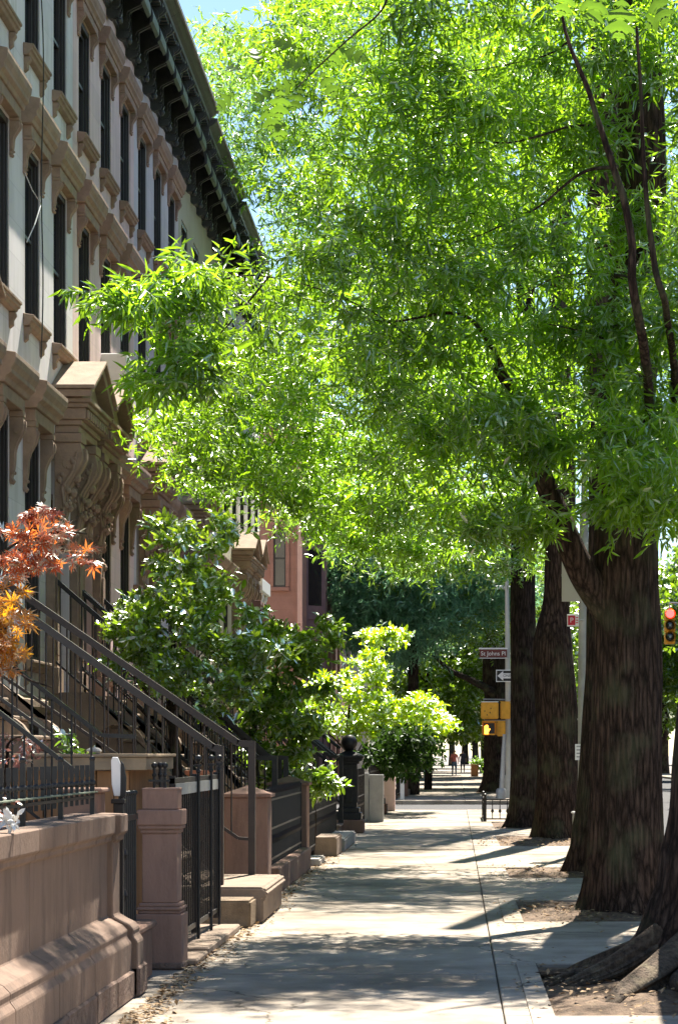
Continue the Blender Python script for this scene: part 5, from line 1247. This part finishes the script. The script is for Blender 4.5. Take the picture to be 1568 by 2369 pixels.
bk = MB(); bk.box(px2(1338, 34), lx, 33.96, 34.12, pz(1434, 34) - .008, pz(1434, 34) + .008); build(bk, 'bracket', M['galv'], o)
FLY = thing('paper_flyer', 'white paper flyer taped to the street light pole', 'flyer', (lx - .02, 34.1, 1.5))
mb = MB(); mb.box(px2(1330, 34.1), px2(1350, 34.1), 34.10, 34.104, pz(1759, 34.1), pz(1722, 34.1)); build(mb, 'sheet', M['white_paint'], FLY)
mb = MB()
for k in range(4): mb.box(px2(1333, 34.1), px2(1346 - 3 * (k % 2), 34.1), 34.096, 34.099, pz(1753 - 8 * k, 34.1) , pz(1750 - 8 * k, 34.1)); 
build(mb, 'print', M['grey_paint'], FLY)
GP = thing('domed_post', 'squat greenish grey post with pointed cap, half hidden behind the forked trunk', 'post', (px2(1383, 33), 33, 0))
gx = px2(1380, 33.2)
mb = MB(); mb.lathe([(.17, 0), (.17, .08), (.13, .12), (.13, .58), (.19, .60), (.19, .64), (.15, .68), (.10, .82), (.04, .88), (.03, .96), (.01, .98)], (gx, 33.2, 0), 14); build(mb, 'shaft', M['grey_paint'], GP, smooth=True)

# tree guard
TG = thing('tree_guard', 'low black ornamental iron guard around the tree pit', 'tree guard', (.95, 51, 0))
mb = MB(); xa, xb = px2(1120, 51), px2(1196, 51)
for (p, q) in (((xa, 49.8), (xa, 52.8)), ((xa, 49.8), (xb + .6, 49.8))):
    for z in (.06, .40, .50): mb.bar((p[0], p[1], z), (q[0], q[1], z), .035, .03)
    L = (Vector((q[0], q[1], 0)) - Vector((p[0], p[1], 0))).length; n = int(L / .17)
    for k in range(n + 1):
        c = Vector((p[0], p[1], 0)).lerp(Vector((q[0], q[1], 0)), k / n); mb.tube([(c.x, c.y, .06), (c.x, c.y, .5)], .012, 6)
        mb.lathe([(.012, -.05), (.04, 0), (.012, .05)], (c.x, c.y, .24), 8)
build(mb, 'bars', M['iron'], TG)
for c in ((xa, 49.8), (xb + .6, 49.8), (xa, 52.8)):
    mb = MB(); mb.box(c[0] - .035, c[0] + .035, c[1] - .035, c[1] + .035, 0, .56); mb.ball((c[0], c[1], .6), .045, 8); build(mb, 'corner_post', M['iron'], TG)

# corner signal pole with signs and walk signals
SPx = px2(1172, 76)
SG = thing('signal_pole', 'pale grey corner signal pole carrying the street name signs', 'pole', (SPx, 76, 0))
mb = MB(); mb.tube([(SPx + .06, 76, 0), (SPx + .03, 76, 5.5), (SPx + .0, 76, 7.6)], [.11, .09, .07], 12); mb.lathe([(.20, 0), (.20, .1), (.15, .25), (.15, .7), (.12, .8)], (SPx + .06, 76, 0), 12); build(mb, 'pole', surface('pale pole paint', (.50, .50, .44), .1, 3, rough=.5, bump=.05), SG, smooth=True)
mb = MB(); s2 = px2(1160, 74); mb.tube([(s2 - .02, 74, 0), (s2 + .06, 74, 1.5), (s2 + .10, 74, 2.2)], [.09, .08, .07], 12); mb.lathe([(.17, 0), (.17, .3), (.13, .35)], (s2 - .02, 74, 0), 12)
tag(build(mb, 'signal_post', M['galv'], loc=(s2, 74, 0), smooth=True), 'slightly leaning grey post under the walk signals', 'post')
BRN = surface('sign brown', (.13, .03, .025), .05, 5, rough=.4, bump=0)
o = plate('street_sign', 'brown street name sign reading St Johns Pl', px2(1109, 75.8), px2(1172, 75.8), pz(1521, 75.8), pz(1503, 75.8), 75.8, BRN)
x0, x1, z0, z1 = px2(1107, 75.8), px2(1174, 75.8), pz(1523, 75.8), pz(1501, 75.8)
mb = MB(); mb.box(x0, x1, 75.79, 75.82, z1 - .02, z1 + .03); mb.box(x0, x1, 75.79, 75.82, z0 - .01, z0 + .012); build(mb, 'rim', M['white_paint'], o)
place('lettering', text_mesh('St Johns Pl', .205, M['white_paint'], extrude=.004), o, ((x0 + x1) / 2, 75.78, (z0 + z1) / 2 - .01))
ya = 75.7; x0, x1, z0, z1 = px2(1147, ya), px2(1207, ya), pz(1578, ya), pz(1550, ya)
o = plate('one_way_sign', 'black and white one way arrow sign pointing left', x0, x1, z0, z1, ya, M['white_paint'])
mb = MB(); mb.box(x0 + .03, x1 - .03, ya - .012, ya - .009, z0 + .03, z1 - .03); build(mb, 'black_field', M['iron'], o, bevel=0)
zc = (z0 + z1) / 2; mb = MB(); mb.prism([(x0 + .05, zc), (x0 + .25, zc + .17), (x0 + .25, zc + .09), (x1 - .05, zc + .09), (x1 - .05, zc - .09), (x0 + .25, zc - .09), (x0 + .25, zc - .17)], 'y', ya - .018, ya - .013); build(mb, 'arrow', M['white_paint'], o)
place('lettering', text_mesh('ONE WAY', .13, M['iron'], extrude=.003), o, ((x0 + x1) / 2 + .1, ya - .022, zc))
# signals
def sig(label, xa, xb, ya_, yb_, y, kind):
    o = thing('walk_signal', label, 'signal', (px2((xa + xb) / 2, y), y, pz(yb_, y)), 'yellow pedestrian signals')
    x0, x1, z0, z1 = px2(xa, y), px2(xb, y), pz(yb_, y), pz(ya_, y)
    mb = MB(); mb.box(x0, x1, y, y + .22, z0, z1); build(mb, 'housing', M['yellow_paint'], o, bevel=.03, seg=2)
    if kind == 'back':
        mb = MB(); mb.box(x0 + .05, x1 - .05, y - .012, y - .001, z0 + .06, z1 - .08); mb.box((x0 + x1) / 2 - .01, (x0 + x1) / 2 + .01, y - .018, y - .013, z0 + .06, z1 - .08)
        build(mb, 'panel', M['yellow_paint'], o, bevel=.004)
        mb = MB()
        for dx, dz in ((.12, .25), (.3, .2), (.2, .12), (.33, .34)): mb.box(x0 + dx, x0 + dx + .03, y - .024, y - .019, z0 + dz, z0 + dz + .05)
        build(mb, 'vents', M['iron'], o)
    if kind == 'hand':
        mb = MB(); mb.box(x0 + .05, x1 - .05, y - .01, y - .002, z0 + .05, z1 - .05); build(mb, 'lens', M['iron'], o)
        hb = MB(); hx = x0 + .15; hz = (z0 + z1) / 2 - .06; e = (y - .018, y - .012)
        hb.box(hx - .07, hx + .07, *e, hz - .14, hz + .04)
        for k, l in enumerate((.10, .13, .14, .11)): hb.box(hx - .07 + .036 * k, hx - .07 + .036 * k + .028, *e, hz + .041, hz + .041 + l)
        hb.prism([(hx + .071, hz - .06), (hx + .13, hz + .03), (hx + .11, hz + .06), (hx + .071, hz)], 'y', *e)
        build(hb, 'hand_symbol', emis('hand orange', (1.0, .30, .03), 3.0), o)
        vb = MB(); vb.box(x0 - .01, x1 + .01, y - .16, y - .002, z1 + .0, z1 + .012); vb.box(x0 - .012, x0 - .001, y - .16, y - .002, z0, z1); vb.box(x1 + .001, x1 + .012, y - .16, y - .002, z0, z1); build(vb, 'visor', M['yellow_paint'], o)
    mb = MB(); mb.box(x0, x1, y + .03, y + .12, z1 + .0, z1 + .03); build(mb, 'top_cap', M['white_paint'] if kind == 'back' else M['yellow_paint'], o)
sig('yellow signal housing seen from behind, upper left of the cluster', 1112, 1153, 1625, 1664, 75, 'back')
sig('plain yellow signal housing, upper right of the cluster', 1157, 1181, 1625, 1664, 75.2, 'plain')
sig('yellow pedestrian signal showing an orange hand', 1115, 1147, 1670, 1701, 75, 'hand')
sig('plain orange yellow signal housing right of the orange hand', 1149, 1169, 1670, 1704, 75.1, 'plain')
mb = MB(); mb.bar((px2(1118, 75.3), 75.3, pz(1618, 75.3)), (SPx, 76, pz(1618, 75.3)), .05, .05); mb.bar((px2(1120, 75.3), 75.3, pz(1667, 75.3)), (SPx, 76, pz(1667, 75.3)), .05, .05); build(mb, 'signal_arm', M['galv'], SG)
o = thing('street_light', 'white street light head on an arm left of the dark trunks', 'street light', (px2(1165, 78), 78, pz(1358, 78)))
mb = MB(); mb.box(px2(1142, 78), px2(1175, 78), 77.8, 78.1, pz(1364, 78), pz(1355, 78)); build(mb, 'head', M['white_paint'], o, bevel=.04); mb = MB(); mb.tube([(px2(1175, 78), 78, pz(1359, 78)), (px2(1230, 78), 78, pz(1352, 78)), (px2(1232, 78), 78, 0)], .05, 8); build(mb, 'arm', M['galv'], o)
# traffic light at the right edge
TL = thing('traffic_light', 'yellow traffic light showing red at the right edge', 'traffic light', (px2(1550, 68), 68, pz(1475, 68)))
x = px2(1550, 68)
mb = MB()
for k in range(3): mb.box(x - .17, x + .17, 68.05, 68.30, pz(1437, 68) - .36 * k - .0, pz(1437, 68) - .36 * k + .345)
build(mb, 'housing', M['yellow_paint'], TL, bevel=.03)
for k in range(3):
    z = pz(1420, 68) - .36 * k; mb = MB(); mb.lathe([(.13, 0), (.13, .03), (.04, .05)], (x, 68.045, z), 18, 'y'); mb.v = [(a, 2 * 68.045 - b, c) for a, b, c in mb.v]
    build(mb, 'lens', emis('red light', (1.0, .03, .03), 4.0) if k == 0 else M['glass'], TL)
    mb = MB(); mb.lathe([(.15, -.16), (.15, .0), (.165, .0), (.165, -.16)], (x, 68.05, z), 18, 'y', caps=False); build(mb, 'visor', M['yellow_paint'], TL)
mb = MB(); mb.tube([(x + .5, 68.6, 0), (x + .5, 68.6, 6.6)], .08, 8); mb.tube([(x + .5, 68.6, 6.3), (x, 68.3, 6.3), (x, 68.2, 6.0)], .03, 6); build(mb, 'pole', M['galv'], TL)

# parked cars on the street side (glimpsed between the trunks and beyond)
def car(x, y, mat, label):
    o = thing('parked_car', label, 'car', (x, y, -.13), 'cars parked along the kerb'); z0 = -.13
    mb = MB(); side = [(-2.2, .35), (-2.25, .75), (-1.9, .88), (-1.2, .95), (-.6, 1.42), (.9, 1.45), (1.6, 1.0), (2.2, .92), (2.25, .5), (2.2, .35)]
    n = len(side); half = .88
    vs = []
    for s, k in ((-1, 1), (1, 1)):
        for (yy, zz) in side:
            ww = half * (1 if zz < 1.0 else .80); vs.append((x + s * ww, y + yy, z0 + zz))
    mb.add(vs, [tuple(range(n)), tuple(range(2 * n - 1, n - 1, -1))] + [(i, (i + 1) % n, (i + 1) % n + n, i + n) for i in range(n)])
    build(mb, 'body', mat, o, bevel=.05, seg=2)
    g = MB()
    for s in (-1, 1): g.add([(x + s * .86, y - 1.0, z0 + .98), (x + s * .86, y + 1.4, z0 + .98), (x + s * .74, y + .85, z0 + 1.38), (x + s * .74, y - .58, z0 + 1.36)], [(0, 1, 2, 3)])
    g.add([(x - .75, y - 1.17, z0 + 1.0), (x + .75, y - 1.17, z0 + 1.0), (x + .65, y - .66, z0 + 1.40), (x - .65, y - .66, z0 + 1.40)], [(0, 1, 2, 3)]); build(g, 'windows', M['glass'], o)
    for yy in (-1.4, 1.4):
        for s in (-1, 1):
            w_ = MB(); w_.lathe([(.32, -.1), (.32, .1), (.2, .11)], (x + s * .8, y + yy, z0 + .32), 16, 'x'); build(w_, 'wheel', M['iron'], o)
    l = MB()
    for s in (-1, 1): l.box(x + s * .7 - .12, x + s * .7 + .12, y - 2.27, y - 2.2, z0 + .66, z0 + .80)
    build(l, 'tail_lights', RED, o)
for x, y, mt, lb in ((4.1, 84, M['glass'], 'black car parked past the side street'), (12.2, 50, M['galv'], 'silver car parked across the road'), (12.2, 92, M['white_paint'], 'white car parked across the road, farther')):
    car(x, y, mt, lb)

# ------------------------------------------------------------------ people
def person(label, x, y, H, shirt, trousers, hair, stride=.22, arm=.12, turn=0):
    o = thing('person', label, 'person', (x, y, 0)); k = H / 1.75
    V = [(0, 0, .95, .15), (0, 0, 1.15, .14), (0, 0, 1.38, .16), (0, 0, 1.50, .06), (0, -.01, 1.58, .085), (0, -.015, 1.68, .085),
         (-.10, 0, .90, .11), (-.11, -stride * .5, .50, .065), (-.11, -stride * .9, .10, .045), (-.11, -stride * .9 - .13, .04, .035),
         (.10, 0, .90, .11), (.11, stride * .35, .50, .065), (.11, stride, .12, .045), (.11, stride - .12, .05, .035),
         (-.19, 0, 1.42, .065), (-.25, .04, 1.14, .045), (-.24, -arm, .90, .033), (-.24, -arm - .03, .80, .035),
         (.19, 0, 1.42, .065), (.25, .02, 1.14, .045), (.25, arm * .6, .90, .033), (.25, arm * .6, .80, .035)]
    E = [(0, 1), (1, 2), (2, 3), (3, 4), (4, 5), (0, 6), (6, 7), (7, 8), (8, 9), (0, 10), (10, 11), (11, 12), (12, 13), (2, 14), (14, 15), (15, 16), (16, 17), (2, 18), (18, 19), (19, 20), (20, 21)]
    me = bpy.data.meshes.new('body'); me.from_pydata([(a * k, b * k, c * k) for a, b, c, r in V], E, []); b_ = bpy.data.objects.new('body', me); COL.objects.link(b_)
    md = b_.modifiers.new('skin', 'SKIN'); sk = me.skin_vertices[0].data
    for i, v in enumerate(V): sk[i].radius = (v[3] * k, v[3] * k * (.8 if i in (0, 1, 2) else 1)); sk[i].use_root = (i == 0)
    b_.modifiers.new('sub', 'SUBSURF').levels = 2
    dg = bpy.context.evaluated_depsgraph_get(); dg.update(); m2 = bpy.data.meshes.new_from_object(b_.evaluated_get(dg)); bpy.data.objects.remove(b_)
    for mt in (surface(label[:20] + ' skin', (.42, .26, .19), .05, 5, bump=0), shirt, trousers, M['iron']): m2.materials.append(mt)
    for p in m2.polygons:
        c = p.center; z = c.z / k; p.use_smooth = True
        p.material_index = 3 if z < .09 else 2 if z < .98 and abs(c.x) < .2 * k else 1 if z < 1.47 and not (abs(c.x) > .19 * k and z < 1.12) else 0
    body = place('body', m2, o, (x, y, 0))
    hb = MB(); hb.ball((x, y + .02, 1.66 * k), .105 * k, 12); build(hb, 'hair', hair, o, smooth=True)
    fb = MB(); fb.ball((x, y - .10 * k, 1.62 * k), .018, 6); build(fb, 'nose', bpy.data.materials[label[:20] + ' skin'], o)
    return o
PINKS = surface('faded red shirt', (.45, .14, .14), .1, 8, bump=.1); JEAN = surface('blue jeans', (.05, .09, .16), .15, 8, bump=.1); DKS = surface('dark jacket', (.06, .055, .07), .1, 8, bump=.1); HAIR = surface('dark hair', (.03, .02, .015), .1, 20, bump=.1)
person('person in a faded red shirt and blue jeans walking down the middle of the pavement', px2(1050.5, 143), 143, 1.72, PINKS, JEAN, HAIR)
person('person in a dark jacket farther off, just right of the one in red', px2(1070, 165), 165, 1.75, DKS, DKS, HAIR)
# orange brown planter box right of the walkers
PB = thing('planter_box', 'brown wooden planter box with greenery at the far kerb side', 'planter', (px2(1098, 140), 140, 0))
mb = MB(); a, b = px2(1089, 140), px2(1106, 140); mb.box(a, b, 139.7, 140.3, 0, .75); mb.box(a - .03, b + .03, 139.67, 140.33, .75, .8); build(mb, 'box', M['wood_orange'], PB, bevel=.01)
crown_at(PB, [(1088, 1762), (1112, 1750), (1125, 1790), (1100, 1780)], 139.8, 140.4, 12, 12, .15, .12, 'diamond', 'leaf_far', leaves=6)
print('OBJECTS', len(bpy.data.objects), 'faces', sum(len(m.polygons) for m in bpy.data.meshes))
